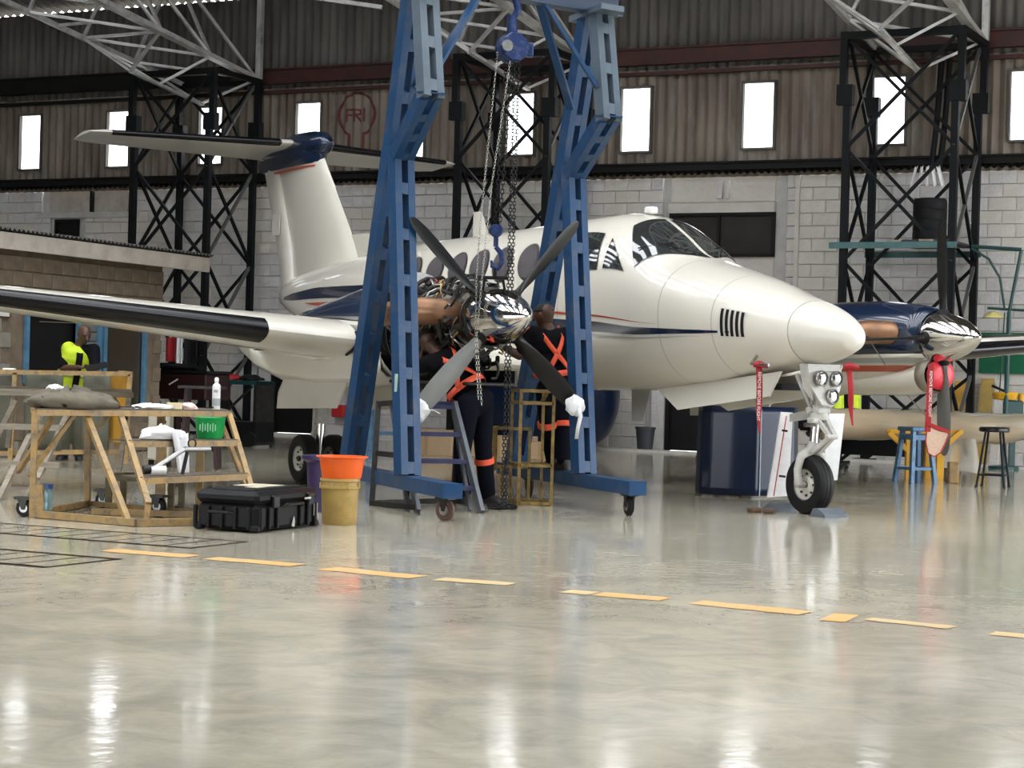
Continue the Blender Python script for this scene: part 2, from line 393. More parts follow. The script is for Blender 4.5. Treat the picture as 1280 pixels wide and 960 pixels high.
# plain rendered panels and pilasters
mb = MB(); mb.box((-7.49, .0, 1.0), (.24, .1, 2.0)); mb.build('pilaster', M_block, wall)
mb = MB(); mb.box((.31, .0, 1.2), (.22, .1, 2.4)); mb.build('pilaster', M_block, wall)
mb = MB(); mb.box((1.32, .045, 4.3), (1.8, .03, .40)); mb.build('infill_panel', M_block2, wall)
mb = MB(); mb.box((1.28, .0, 4.3), (.10, .10, .30)); mb.box((1.42, .0, 4.3), (.05, .08, .3)); mb.build('bracket', M_block, wall)
mb = MB(); mb.box((1.32, .01, 4.0), (1.84, .1, .16)); mb.build('lintel', M_block2, wall)
mb = MB(); mb.box((1.32, .045, 2.7), (1.8, .03, 1.0)); mb.build('infill_panel', M_block2, wall)
mb = MB(); mb.box((-11.72, .045, 4.3), (1.9, .03, .42)); mb.build('infill_panel', M_fascia, wall)
mb = MB(); mb.box((-11.6, .0, 4.3), (.06, .08, .40)); mb.build('bracket', M_blackbeam, wall)
mb = MB(); mb.box((-11.72, .0, 4.04), (2.5, .08, .10)); mb.build('lintel', M_mortar, wall)
mb = MB(); mb.box((2.62, -.03, 2.4), (.07, .05, 4.2)); mb.build('conduit', M_block2, wall, label='white painted conduit running up the block wall')
# kerb at the wall foot
mb = MB(); mb.box((-1, -.9, .02), (32, .25, .04)); struct(tag(mb.build('trim_1', M_conc), None or 'pale concrete kerb strip along the rear wall', 'kerb')).matrix_world = WM
# doors
def doorway(name, a, b_, h):
    d = bpy.data.objects.new(name, None); C.objects.link(d); d.matrix_world = WM; struct(d)
    mb = MB(); mb.box(((a + b_) / 2, .14, h / 2), (b_ - a - .02, .05, h - .02)); mb.build('door_leaf', M_black, d)
    mb = MB(); mb.box((a + .03, .05, h / 2), (.06, .12, h)); mb.box((b_ - .03, .05, h / 2), (.06, .12, h)); mb.box(((a + b_) / 2, .05, h - .03), (b_ - a, .12, .06)); mb.build('door_frame', M_blackbeam, d)
    mb = MB()
    for k in range(1, 3): mb.box(((a + b_) / 2, .10, h * k / 3), (b_ - a - .1, .03, .06))
    mb.build('door_rail', M_dark, d)
doorway('door_1', -7.36, -6.22, 1.95); doorway('door_2', .43, 1.95, 2.3)
# black shuttered window on the wall
def glazed(name, a, b_, c_, d_, mull, gm, fm):
    w_ = bpy.data.objects.new(name, None); C.objects.link(w_); w_.matrix_world = WM; struct(w_)
    t = .05; mb = MB()
    mb.box(((a + b_) / 2, -.0, d_ - t / 2), (b_ - a, .08, t)); mb.box(((a + b_) / 2, 0, c_ + t / 2), (b_ - a, .08, t))
    for x in [a + t / 2, b_ - t / 2] + mull: mb.box((x, 0, (c_ + d_) / 2), (t, .08, d_ - c_))
    mb.build('window_frame', fm, w_)
    xs = [a] + mull + [b_]
    for i in range(len(xs) - 1):
        mb = MB(); mb.box(((xs[i] + xs[i + 1]) / 2, .03, (c_ + d_) / 2), (xs[i + 1] - xs[i] - t, .012, d_ - c_ - t)); mb.build('pane', gm, w_)
glazed('window_11', .42, 2.24, 3.2, 3.92, [1.28], M_winblk, M_blackbeam)
glazed('window_12', -12.48, -11.92, 3.55, 3.96, [], M_black, M_blackbeam)
# corrugated cladding: sheets with real waves, openings left for the windows
PITCH = .178
def wave(u, amp=.028): return amp * math.cos(2 * math.pi * u / PITCH)
def sheet(u0, u1, z0, z1, off, m, lift):
    mb = MB(); n = int((u1 - u0) / (PITCH / 6)) ; zs = [z0, z1]
    for a, b_ in WIN:
        if b_ > u0 and a < u1 and z0 < 5.5 < z1: zs = [z0, 4.93, 6.02, z1]
    us = [u0 + (u1 - u0) * i / n for i in range(n + 1)]
    if len(zs) > 2:
        for a, b_ in WIN:
            for e in (a, b_):
                if u0 < e < u1:
                    k = min(range(len(us)), key=lambda i: abs(us[i] - e)); us[k] = e
    vs = [(u_, -(off + wave(u_)) , z) for z in zs for u_ in us]; w_ = len(us); fs = []
    for r_ in range(len(zs) - 1):
        for i in range(w_ - 1):
            um = (us[i] + us[i + 1]) / 2
            if len(zs) > 2 and r_ == 1 and any(a < um < b_ for a, b_ in WIN): continue
            fs.append((r_ * w_ + i, r_ * w_ + i + 1, (r_ + 1) * w_ + i + 1, (r_ + 1) * w_ + i))
    mb.add(vs, fs)
    return mb.build('cladding_sheet', m, wall, smooth=True, thick=.006)
SW = PITCH * 7
u = -16.02; k = 0
while u < 9.5:
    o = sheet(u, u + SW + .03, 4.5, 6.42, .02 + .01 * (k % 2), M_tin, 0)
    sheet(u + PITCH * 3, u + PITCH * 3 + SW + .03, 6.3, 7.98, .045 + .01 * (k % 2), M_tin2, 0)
    u += SW; k += 1
mb = MB()   # cladding beyond the frame
for (a, b_) in ((-17.5, -15.9), (9.4, 17.5)):
    mb.grid(lambda p, q: (a + (b_ - a) * p, -(.03 + wave(a + (b_ - a) * p)), 4.5 + 3.5 * q), int((b_ - a) / .03), 1)
mb.build('cladding_sheet', M_tin2, wall, kind='stuff')
# girts and beams
def beam(name, a, b_, off, z0, z1, d, m, label):
    mb = MB(); mb.box(((a + b_) / 2, -off - d / 2, (z0 + z1) / 2), (b_ - a, d, z1 - z0)); mb.box(((a + b_) / 2, -off - d - .02, z1 - .015), (b_ - a, .05, .03)); mb.box(((a + b_) / 2, -off - d - .02, z0 + .015), (b_ - a, .05, .03))
    o = mb.build(name, m); o.matrix_world = WM; tag(o, label, 'beam'); return struct(o)
beam('trim_2', -8.3, 9.5, .08, 6.36, 6.64, .1, M_redbeam, 'oxide red steel girt across the corrugated wall')
beam('trim_3', -17.3, -8.3, .08, 6.40, 6.72, .12, M_blackbeam, 'black steel girt on the left end of the wall')
beam('trim_4', -8.3, 9.5, .07, 6.19, 6.25, .05, M_redbeam, 'thin red rail below the girt')
beam('trim_5', -17.3, 9.5, .05, 4.60, 4.74, .10, M_blackbeam, 'black sill rail above the block wall')
beam('trim_7', -17.3, -8.3, .07, 6.19, 6.25, .05, M_blackbeam, 'thin black rail below the black girt')
mb = MB()    # drip flashing with scalloped edge
mb.grid(lambda p, q: (-16 + 26 * p, -.10 - .10 * q, 4.60 - .06 * q + .018 * math.cos(2 * math.pi * 26 * p / .12)), 900, 1)
o = mb.build('trim_6', M_blackbeam, thick=.006); o.matrix_world = WM; struct(tag(o, 'scalloped dark flashing between cladding and blocks', 'flashing'))
# windows 1..10
for k, (a, b_) in enumerate(WIN):
    w_ = bpy.data.objects.new('window_%d' % (k + 13 if k in (0, 11, 12, 13) else k), None); C.objects.link(w_); w_.matrix_world = WM; struct(w_)
    t = .035; mb = MB(); y = -.05
    mb.box(((a + b_) / 2, y, 6.02), (b_ - a + t, .09, t)); mb.box(((a + b_) / 2, y, 4.94), (b_ - a + t, .09, t)); mb.box((a, y, 5.48), (t, .09, 1.1)); mb.box((b_, y, 5.48), (t, .09, 1.1))
    mb.build('window_frame', M_tin2, w_)
    mb = MB(); mb.box(((a + b_) / 2, 0, 5.48), (b_ - a - t, .006, 1.05)); mb.build('pane', M_pane, w_)
# painted sign on the sheets: ring with a neck, and letters
sg = thing('painted_sign', None, 'faded red painted ring with lettering on the corrugated wall', 'sign', M=WM)
mb = MB(); cx, cz, rr_ = -5.66, 5.76, .37
pts = []
for i in range(33):
    a = rad(-63 + (306) * i / 32)
    pts.append((cx + rr_ * math.sin(a + math.pi - rad(90)) * 1, cz))
ring = [(cx + rr_ * math.cos(rad(-65 + 310 * i / 40)), cz + rr_ * math.sin(rad(-65 + 310 * i / 40)) * 1.05) for i in range(41)]
ring = [(cx + rr_ * math.sin(rad(155 - 310 * i / 40)), cz + rr_ * 1.05 * math.cos(rad(155 - 310 * i / 40))) for i in range(41)]
ring = [(ring[0][0] , 5.12)] + ring + [(ring[-1][0], 5.12)]
def onwall(mb, path, w_):
    # ribbon that follows the sheet waves
    P = []
    for i in range(len(path) - 1):
        (x0, z0), (x1, z1) = path[i], path[i + 1]; L = math.hypot(x1 - x0, z1 - z0); n = max(1, int(L / .02))
        for j in range(n): P.append((x0 + (x1 - x0) * j / n, z0 + (z1 - z0) * j / n))
    P.append(path[-1]); vs = []
    for i, (x, z) in enumerate(P):
        x0, z0 = P[max(i - 1, 0)]; x1, z1 = P[min(i + 1, len(P) - 1)]; L = math.hypot(x1 - x0, z1 - z0) or 1; nx, nz = -(z1 - z0) / L, (x1 - x0) / L
        for s_ in (-1, 1):
            xx = x + nx * s_ * w_ / 2; zz = z + nz * s_ * w_ / 2; vs.append((xx, -(.04 + wave(xx)), zz))
    mb.add(vs, [(2 * i, 2 * i + 1, 2 * i + 3, 2 * i + 2) for i in range(len(P) - 1)])
M_signred = mat('faded_sign_red', (.16, .022, .02), .7, var=.6, scale=12)
mb = MB(); onwall(mb, ring, .045); mb.build('ring', M_signred, sg)
lx = -5.86; lz = 5.63; hh = .24
for ch, strokes in (('F', [[(0, 0), (0, hh)], [(0, hh - .015), (.12, hh - .015)], [(0, .13), (.09, .13)]]), ('R', [[(0, 0), (0, hh)], [(0, hh - .015), (.10, hh - .03), (.11, .15), (0, .12)], [(.03, .12), (.12, 0)]]), ('I', [[(.04, 0), (.04, hh)]])):
    mb = MB()
    for s_ in strokes: onwall(mb, [(lx + x, lz + z) for x, z in s_], .035)
    mb.build('letter', M_signred, sg); lx += .16
# ------------------------------------------------------------------ roof and left end wall
mb = MB(); RS = .24
mb.grid(lambda p, q: (-17.6 + 36 * p, .15 - 11.0 * q, 8.06 + RS * 11 * q - RS * .1 + .03 * math.cos(2 * math.pi * 36 * p / .2)), 1080, 2)
def roofz(o): return 8.06 + RS * (o if o < 18 else 36 - o)
x = -17.6
while x < 18.4:      # solid bays between rows of rooflights
    mb.box((x + .55, -16.5, roofz(16.5) + .02), (.0, .0, .0)) if False else mb.grid(lambda p, q, x=x: (x + 1.35 * p, -10.8 - 17 * q, roofz(10.8 + 17 * q)), 1, 12)
    x += 2.6
mb.grid(lambda p, q: (-17.6 + 36 * p, -27.5 - 8.6 * q, roofz(27.5 + 8.6 * q)), 1, 1)
mb.grid(lambda p, q: (-17.6 + 10.6 * p, -14.0 - 20 * q, roofz(14.0 + 20 * q) + .01), 1, 12)
o = mb.build('ceiling', M_tinroof); o.matrix_world = WM; struct(o)
mb = MB(); mb.box((-17.5, -17, 4.1), (.15, 34.5, 8.2)); mb.add([(-17.5, 0, 8), (-17.5, -34, 8), (-17.5, -18, 12.4)], [(0, 1, 2)])
o = mb.build('wall_left', M_tinroof); o.matrix_world = WM; struct(o)
mb = MB(); mb.box((0, -36, 6.8), (36, .15, 7.2)); mb.box((-14, -36, 2.1), (8, .15, 4.2)); mb.box((15, -36, 2.1), (6, .15, 4.2)); o = mb.build('wall_front', M_tinroof); o.matrix_world = WM; struct(o)
mb = MB(); mb.box((18.3, -26, 4.1), (.15, 20, 8.2)); mb.box((18.3, -17, 8.6), (.15, 36, 5)); o = mb.build('wall_right', M_tinroof); o.matrix_world = WM; struct(o)
# ------------------------------------------------------------------ lattice towers and roof trusses
def tower(u0, label, first=[None]):
    T = thing('lattice_tower', None, label, 'steel tower', group='black lattice towers along the rear wall', M=WM @ Matrix.Translation((u0, 0, 0)))
    wd_ = 1.62; near, far = -1.8, -.42; zs = [0, 1.35, 3.0, 4.68, 6.30]
    for i, (x, y) in enumerate([(0, near), (wd_, near), (0, far), (wd_, far)]):
        mb = MB(); w_ = .105
        mb.bar((x, y, 0), (x, y, 5.6), w_); sx = -.07 if x == 0 else .07
        mb.bar((x + sx, y, 5.35), (x + sx, y, 6.42), w_); mb.box((x + sx / 2, y, 5.48), (.24, .15, .30)); mb.box((x, y, .02), (.3, .3, .04))
        mb.build('leg', M_iron, T)
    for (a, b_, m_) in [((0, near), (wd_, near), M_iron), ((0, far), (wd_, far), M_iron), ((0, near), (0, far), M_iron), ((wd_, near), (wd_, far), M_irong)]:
        for i in range(4):
            if i == 0 and a[1] == b_[1] == near: pass
            z0, z1 = zs[i], zs[i + 1]
            dy = .04
            mb = MB(); mb.bar((a[0], a[1] - dy, z0), (b_[0], b_[1] - dy, z1), .047); mb.build('brace', m_, T)
            mb = MB(); mb.bar((a[0], a[1] + dy, z1), (b_[0], b_[1] + dy, z0), .047); mb.build('brace', M_iron, T)
    mb = MB(); mb.bar((-.12, near, 6.36), (wd_ + .12, near, 6.36), .11); mb.build('top_beam', M_iron, T)
    mb = MB(); mb.bar((-.12, far, 6.36), (wd_ + .12, far, 6.36), .09); mb.build('top_beam', M_iron, T)
    for x in (-.07, wd_ + .07):
        mb = MB(); mb.bar((x, near, 6.38), (x, far, 6.38), .09); mb.build('top_beam', M_iron, T)
    mb = MB(); mb.bar((wd_ + .07, far, 6.42), (wd_ + .07, far, 7.95), .10); mb.build('eave_post', M_alu, T)
    return T
def lerp_(a, b, t): return a + (b - a) * t
def truss(u0, label):
    T = thing('roof_truss', None, label, 'roof truss', group='silver lattice roof trusses springing from the towers', M=WM @ Matrix.Translation((u0, 0, 0)))
    S_ = .135; n = 13; w_ = 1.62
    def L_(o): return Vector((-.02, -o, 6.40 + S_ * (o - .42)))
    def R_(o): return Vector((w_ + .02, -o, 6.42 + S_ * (o - .42)))
    def Mi(o): return Vector((w_ / 2, -o, 5.93 + S_ * (o - .9)))
    def U_(o): return Vector((w_ / 2, -o, 8.0 + S_ * (o - .42)))
    N_ = [.42 + 1.42 * k for k in range(11)]
    for fn, ww in ((L_, .075), (R_, .15)): MB().bar(fn(N_[0]), fn(N_[-1]), ww, .08).build('chord', M_alu, T)
    MB().bar(Mi(.9), Mi(3.0), .08, .05).build('chord', M_alu, T); MB().bar(U_(.42), U_(N_[-1]), .12, .1).build('chord', M_alu, T)
    for p, q in ((Mi(.95), R_(.42)), (Mi(.95), L_(1.84)), (Mi(2.2), R_(1.84)), (Mi(2.2), L_(3.26)), (Mi(3.0), L_(3.3)), (Mi(3.0), R_(3.3))): MB().bar(p, q, .06, .04).build('web_bar', M_alu, T)
    for i in range(len(N_) - 1):
        a, b_ = N_[i], N_[i + 1]; m_ = (a + b_) / 2
        for (p, q, w2) in [(L_(b_), R_(a), .06), (L_(b_ + .0), lerp_(L_(b_), R_(b_), 1), .06) if i % 2 else (L_(m_), lerp_(L_(m_), R_(m_), .5), .05), (R_(a), U_(b_), .065), (R_(b_), U_(b_), .06), (L_(b_), U_(b_), .05)]:
            MB().bar(p, q, w2, .045).build('web_bar', M_alu, T)
    return T
for u0, la in ((-9.22, 'black lattice tower on the left, behind the tail fin'), (-2.62, 'black lattice tower in the middle, seen between the blue gantry legs'), (3.95, 'black lattice tower on the right, with a barrel on its shelf')):
    tower(u0, la)
for u0, la in ((-9.22, 'silver roof truss leaving the left tower top'), (-2.62, 'silver roof truss above the middle tower, behind the hoist'), (3.95, 'silver roof truss above the right tower')):
    truss(u0, la)
# purlin and ridge bits behind the left truss
for k, (p, q) in enumerate([((-15, 5, 8.9), (-4.5, 1.2, 7.4))]):
    mb = MB(); mb.bar((p[0], -p[1], p[2]), (q[0], -q[1], q[2]), .07); o = mb.build('roof_tie', M_alu); o.matrix_world = WM; tag(o, ['long grey tie rod crossing high behind the left truss', 'lower grey tie rod reaching the left tower top'][k], 'tie rod')
# extractor/loudspeaker light strip hanging beside trusses
# ------------------------------------------------------------------ office building on the left
OFV = Vector((.375, .927, 0)).normalized(); OFN = Vector((.927, -.375, 0)).normalized()   # along the wall, outwards
OC = Vector((-4.80, 27.0, 0))
OM = frameM(OC, -OFV, -OFN, Vector((0, 0, 1)))   # x from the far corner towards the camera, y into the building
off = thing('office_hut', None, 'brown block office hut with white fascia inside the hangar', 'hut', M=OM)
off['kind'] = 'structure'
LN = 9.0
# openings: big window x 3.42..?? and doorway
opens = [(.42, 1.42, .55, 1.78), (1.50, 3.12, .95, 1.78)]
mb = MB(); xs = [0, .42, 1.42, 1.50, 3.12, LN]
for i in range(5):
    if i in (1, 3):
        o_ = opens[0] if i == 1 else opens[1]
        mb.box(((xs[i] + xs[i + 1]) / 2, .16, (2.55 + o_[3]) / 2), (xs[i + 1] - xs[i], .14, 2.55 - o_[3])); mb.box(((xs[i] + xs[i + 1]) / 2, .16, o_[2] / 2), (xs[i + 1] - xs[i], .14, o_[2]))
    else: mb.box(((xs[i] + xs[i + 1]) / 2, .16, 1.275), (xs[i + 1] - xs[i], .14, 2.55))
mb.box((0.07, 2.2, 1.27), (.14, 4.2, 2.55))
mb.build('wall_core', M_brown, off)
ofm = {}
for row in range(13):
    x = -.0 - (.2 if row % 2 else 0)
    while x < 7.2:
        a, b_ = max(0, x), x + .40; z0, z1 = row * .19, row * .19 + .19
        if z1 > .5 and z0 < 1.84:
            if a < .36 < b_: b_ = .36
            if a < 3.18 < b_: a = 3.18
        ok = b_ - a > .06 and all(not (b_ > p - .02 and a < q + .02 and z1 > c_ + .02 and z0 < d_ - .02) for p, q, c_, d_ in [(.36, 3.18, .5, 1.84)])
        if ok:
            M_ = M_greyb if (x > 3 and row < 9) else M_brown
            key = (round(b_ - a, 2), M_.name, R.randrange(3))
            if key in ofm: o = ncopy(ofm[key], off, (0, 0, 0))
            else:
                mb = MB(); blockmb(mb, 0, b_ - a, 0, .19); o = mb.build('block', M_, off); ofm[key] = o
            o.location = (a, .065 + R.uniform(-.005, .005), z0)
        x += .40
mb = MB(); mb.box((4.2, -.28, 2.60), (9.6, .05, .20)); mb.build('fascia', M_fascia, off)
mb = MB(); mb.box((4.2, -.12, 2.56), (9.5, .36, .02)); mb.build('soffit', M_brownj, off)
mb = MB(); mb.grid(lambda p, q: (-.65 + 9.9 * p, -.34 + 4.6 * q, 2.735 + .10 * q + .016 * math.cos(2 * math.pi * 9.9 * p / .09)), 700, 1); mb.build('roof_sheet', M_tinroof, off, thick=.006)
def oframe(a, b_, c_, d_, mull=()):
    fr = None; t = .045; mb = MB()
    mb.box(((a + b_) / 2, .06, d_ - t / 2), (b_ - a, .04, t)); mb.box(((a + b_) / 2, .06, c_ + t / 2), (b_ - a, .04, t))
    for x in (a + t / 2, b_ - t / 2, *mull): mb.box((x, .06, (c_ + d_) / 2), (t * 1.6, .04, d_ - c_))
    return mb.build('window_frame', M_blueframe, off, label='sky blue window frame')
f1 = oframe(.42, 1.42, .55, 1.80); f2 = oframe(1.5, 3.12, .9, 1.80, (2.0,))
mb = MB(); mb.box((.92, .10, 1.17), (.9, .01, 1.15)); mb.build('pane', mat('brown_glass', (.06, .045, .03), .15, coat=.5), f1)
mb = MB(); mb.box((2.54, .14, 1.35), (1.05, .01, .8)); mb.build('pane', M_black, f2)
lv0 = None
for k in range(6):
    if lv0 is None: mb = MB(); mb.box((0, 0, 0), (.5, .02, .11)); lv0 = mb.build('louvre', mat('grey_louvre', (.22, .25, .26), .35), f2); o = lv0
    else: o = ncopy(lv0, f2, (0, 0, 0))
    o.location = (1.70, .09, 1.02 + .125 * k); o.rotation_euler = (rad(20), 0, 0)
mb = MB(); mb.box((3.62, .07, 1.74), (.34, .03, .10)); mb.box((3.62, .05, 1.74), (.26, .012, .06)); nb = mb.build('name_plate', mat('brown_plate', (.12, .06, .04), .5)); nb.matrix_world = OM; tag(nb, 'small brown framed plate on the office wall', 'plate')
mb = MB(); mb.box((3.62, .04, 1.74), (.25, .012, .055)); mb.build('plate_face', M_label, nb)
# black sheet added behind the office openings to stand in for the dark interior
mb = MB(); mb.box((4.5, 1.2, 1.3), (8.6, .05, 2.5)); mb.build('dark_interior_sheet', M_black, off)
# ------------------------------------------------------------------ the aircraft (x aft, y starboard, z up in its own frame)
FS=[(0.0,1.57,1.57,0.0,1.57),(0.03,1.68,1.475,.11,1.575),(0.12,1.745,1.435,.185,1.585),(.35,1.85,1.365,.30,1.615),(.8,1.985,1.29,.43,1.67),(1.27,2.13,1.215,.55,1.72),(1.79,2.26,1.13,.645,1.78),(2.2,2.37,1.10,.685,1.81),(2.56,2.58,1.08,.71,1.83),(2.95,2.77,1.06,.725,1.85),(3.4,2.845,1.05,.735,1.86),(4.3,2.825,1.035,.74,1.86),(6.,2.78,1.035,.74,1.86),(7.5,2.75,1.08,.72,1.87),(9,2.68,1.27,.62,1.93),(10.5,2.58,1.6,.42,2.03),(11.8,2.42,1.95,.19,2.16),(12.3,2.3,2.1,.04,2.2)]
XS=[r[0] for r in FS]
def _h(x,j):
    n=len(FS)
    for i in range(n-1):
        if x<=XS[i+1]: break
    def sl(k):
        if k==0: return (FS[1][j]-FS[0][j])/(XS[1]-XS[0])
        if k==n-1: return (FS[-1][j]-FS[-2][j])/(XS[-1]-XS[-2])
        a=(FS[k][j]-FS[k-1][j])/(XS[k]-XS[k-1]); b=(FS[k+1][j]-FS[k][j])/(XS[k+1]-XS[k])
        if a*b<=0: return 0
        h0=XS[k]-XS[k-1];h1=XS[k+1]-XS[k]
        return 3*(h0+h1)/((2*h1+h0)/a+(h1+2*h0)/b)
    h=XS[i+1]-XS[i]; t=(x-XS[i])/h; 
    return (2*t**3-3*t*t+1)*FS[i][j]+(t**3-2*t*t+t)*h*sl(i)+(-2*t**3+3*t*t)*FS[i+1][j]+(t**3-t*t)*h*sl(i+1)
def surf(s,th,off=0.0):
    s=max(0.0,min(12.3,s)); top,bot,hw,zc=[_h(s,j) for j in (1,2,3,4)]
    c=math.cos(th);sn=math.sin(th); n=2.0+0.35*min(1,s/3.0)
    r=(abs(c)**n+abs(sn)**n)**(-1/n)
    hv=(top-zc) if c>=0 else (zc-bot)
    return (s, (hw+off)*sn*r, zc+(hv+off)*c*r)
def th_at(s,z,side=1):
    lo,hi=0.0,math.pi
    for _ in range(40):
        m=(lo+hi)/2
        if surf(s,m)[2]>z: lo=m
        else: hi=m
    return side*(lo+hi)/2
AC = bpy.data.objects.new('turboprop_aircraft', None); C.objects.link(AC); AC.matrix_world = Matrix.Translation(NN) @ Matrix.Rotation(PANG, 4, 'Z')
tag(AC, 'white twin-engine turboprop aircraft with navy and red stripes and uncowled near engine', 'aircraft')
def ring(s, n=44, off=0): return [surf(s, 2 * math.pi * k / n, off) for k in range(n)]
def surfside(s, th, off=0): return surf(s, th % (2 * math.pi), off)
mb = MB(); ss = [.52 + (12.28 - .52) * (i / 90) ** 1.15 for i in range(91)]
mb.loft([ring(s) for s in ss]); mb.build('fuselage', M_white, AC, smooth=True, ang=60)
mb = MB(); rs = [0.002, .012, .03, .06, .1, .15, .22, .3, .4, .515]
mb.loft([ring(s) for s in rs]); mb.build('radome', M_white2, AC, smooth=True, ang=60)
def sband(s0, s1, t0, t1, off=.003, ns=10, nt=10, m=M_line, name='panel_line', parent=AC, fn=surfside):
    mb = MB(); mb.grid(lambda a, b: fn(s0 + (s1 - s0) * a, t0 + (t1 - t0) * b, off), ns, nt); return mb.build(name, m, parent, smooth=True)
for s in (.518, 1.36, 2.06, 3.75): sband(s - .004, s + .004, -2.9, 2.9, .002, 1, 60)
def zstripe(pts, m, name, side=1, off=.004, n=60, fn=surf, ta=th_at):
    # pts: (s, zlow, zhigh)
    mb = MB(); rows = []
    def ev(s):
        for i in range(len(pts) - 1):
            if s <= pts[i + 1][0]: break
        a, b = pts[i], pts[i + 1]; t = (s - a[0]) / (b[0] - a[0]); t = t * t * (3 - 2 * t) * .5 + t * .5; return a[1] + (b[1] - a[1]) * t, a[2] + (b[2] - a[2]) * t
    s0, s1 = pts[0][0], pts[-1][0]; vs = []
    for i in range(n + 1):
        s = s0 + (s1 - s0) * i / n; lo, hi = ev(s)
        for j in range(4):
            z = lo + (hi - lo) * j / 3; vs.append(fn(s, ta(s, z, side), off))
    mb.add(vs, [(i * 4 + j, i * 4 + j + 1, (i + 1) * 4 + j + 1, (i + 1) * 4 + j) for i in range(n) for j in range(3)])
    return mb.build(name, m, AC, smooth=True)
for sd in (1, -1):
    zstripe([(1.0, 1.612, 1.616), (1.6, 1.60, 1.635), (2.4, 1.59, 1.66), (3.2, 1.625, 1.73), (4.2, 1.655, 1.77), (6.2, 1.80, 1.93), (8.2, 2.06, 2.22), (10.2, 2.10, 2.24), (11.2, 2.10, 2.20), (11.75, 2.12, 2.16)], M_navy, 'stripe_navy', sd)
    zstripe([(2.1, 1.69, 1.692), (3.2, 1.775, 1.795), (4.2, 1.82, 1.85), (6.2, 1.97, 2.00)], M_red, 'stripe_red', sd)
    zstripe([(8.0, 1.97, 2.01), (9.7, 1.98, 2.04), (10.6, 2.04, 2.05)], M_red, 'stripe_red', sd)
    zstripe([(1.5, 1.575, 1.578), (2.4, 1.55, 1.565), (3.2, 1.575, 1.60), (4.2, 1.60, 1.63), (8, 1.98, 2.02)], M_silver, 'stripe_grey', sd)
# windshield and windows
def quad(cs, off, n=8, name='pane', m=M_glass, parent=AC, grow=0):
    (a, b, c, d) = [Vector(p) for p in cs]   # (s,th) corners
    if grow:
        ctr = (a + b + c + d) / 4; a, b, c, d = [p + (p - ctr) * grow for p in (a, b, c, d)]
    mb = MB(); mb.grid(lambda u, v: surfside(*((a * (1 - u) * (1 - v) + b * u * (1 - v) + c * u * v + d * (1 - u) * v)[:]), off), n, n)
    return mb.build(name, m, parent, smooth=True)
for sd in (1, -1):
    w_ = quad([(2.90, .05 * sd), (2.93, .53 * sd), (2.55, 1.0 * sd), (2.14, .045 * sd)], .004, name='windshield', m=M_steel, grow=.035)
    quad([(2.90, .05 * sd), (2.93, .53 * sd), (2.55, 1.0 * sd), (2.14, .045 * sd)], .009, name='pane', m=M_glass, parent=w_)
    mb = MB(); a_ = surfside(2.12, .12 * sd, .02); b_ = surfside(2.5, .55 * sd, .03); mb.tube([a_, surfside(2.2, .2 * sd, .035), b_], .006, 6); mb.bar(surfside(2.42, .35 * sd, .03), surfside(2.62, .78 * sd, .025), .012); mb.build('wiper', M_black, w_)
    f_ = quad([(3.05, .80 * sd), (3.04, .86 * sd), (3.01, 1.15 * sd), (2.68, 1.11 * sd)], .004, name='cockpit_side_window', m=M_steel, grow=.06); quad([(3.05, .80 * sd), (3.04, .86 * sd), (3.01, 1.15 * sd), (2.68, 1.11 * sd)], .009, name='pane', parent=f_)
    f_ = quad([(3.55, .74 * sd), (3.22, .76 * sd), (3.11, 1.17 * sd), (3.58, 1.20 * sd)], .004, name='cockpit_side_window', m=M_steel, grow=.04); quad([(3.55, .74 * sd), (3.22, .76 * sd), (3.11, 1.17 * sd), (3.58, 1.20 * sd)], .009, name='pane', parent=f_)
    for s0 in (4.47, 5.01, 5.51, 6.0, 6.53, 7.08):
        def ov(u, v, r=1.0, off=.004):
            a = 2 * math.pi * v; return surf(s0 + .185 * r * u * math.cos(a) + .045 * r * u * math.sin(a), sd * (1.035 - .205 * r * u * math.sin(a)), off)
        mb = MB(); mb.grid(lambda u, v: ov(u, v, 1.12, .004), 4, 26); f_ = mb.build('cabin_window', M_steel, AC, smooth=True)
        mb = MB(); mb.grid(lambda u, v: ov(u, v, 1.0, .010), 4, 26); mb.build('pane', M_cabin, f_, smooth=True)
# nose air vent with louvres
mb = MB(); vt = [(1.27, 1.28), (.97, 1.28), (.99, 1.86), (1.29, 1.90)]
vent = quad(vt, .004, name='nose_vent', m=M_white2)
mb0 = None
for i in range(5):
    s0 = .985 + i * .058
    mb = MB(); mb.grid(lambda a, b: surf(s0 + .034 * a, 1.30 + .55 * b + .03 * (b - .5) * 0, .008), 2, 8); mb.build('louvre_slot', M_black, vent)
# antennas and roof beacon
mb = MB(); mb.box((3.2, 0, 2.87), (.12, .10, .07), bev=.015); mb.build('roof_light', M_label, AC)
def blade(pts_b, pts_t, w, name, m=M_white2):
    mb = MB(); ring_b = []; 
    for (s0, s1, z) in (pts_b, pts_t): ring_b.append([(s0, 0, z), ((s0 * 2 + s1) / 3, w, z), ((s0 + s1 * 2) / 3, w, z), (s1, 0, z), ((s0 + s1 * 2) / 3, -w, z), ((s0 * 2 + s1) / 3, -w, z)])
    mb.loft(ring_b); return mb.build(name, m, AC, smooth=True)
blade((6.45, 6.85, 2.74), (6.65, 6.85, 3.06), .015, 'blade_antenna')
blade((3.12, 3.46, 1.06), (3.24, 3.44, .74), .012, 'blade_antenna', mat('antenna_grey', (.33, .33, .31), .5))
blade((4.5, 4.62, 2.8), (4.56, 4.62, 2.86), .01, 'blade_antenna', M_black)
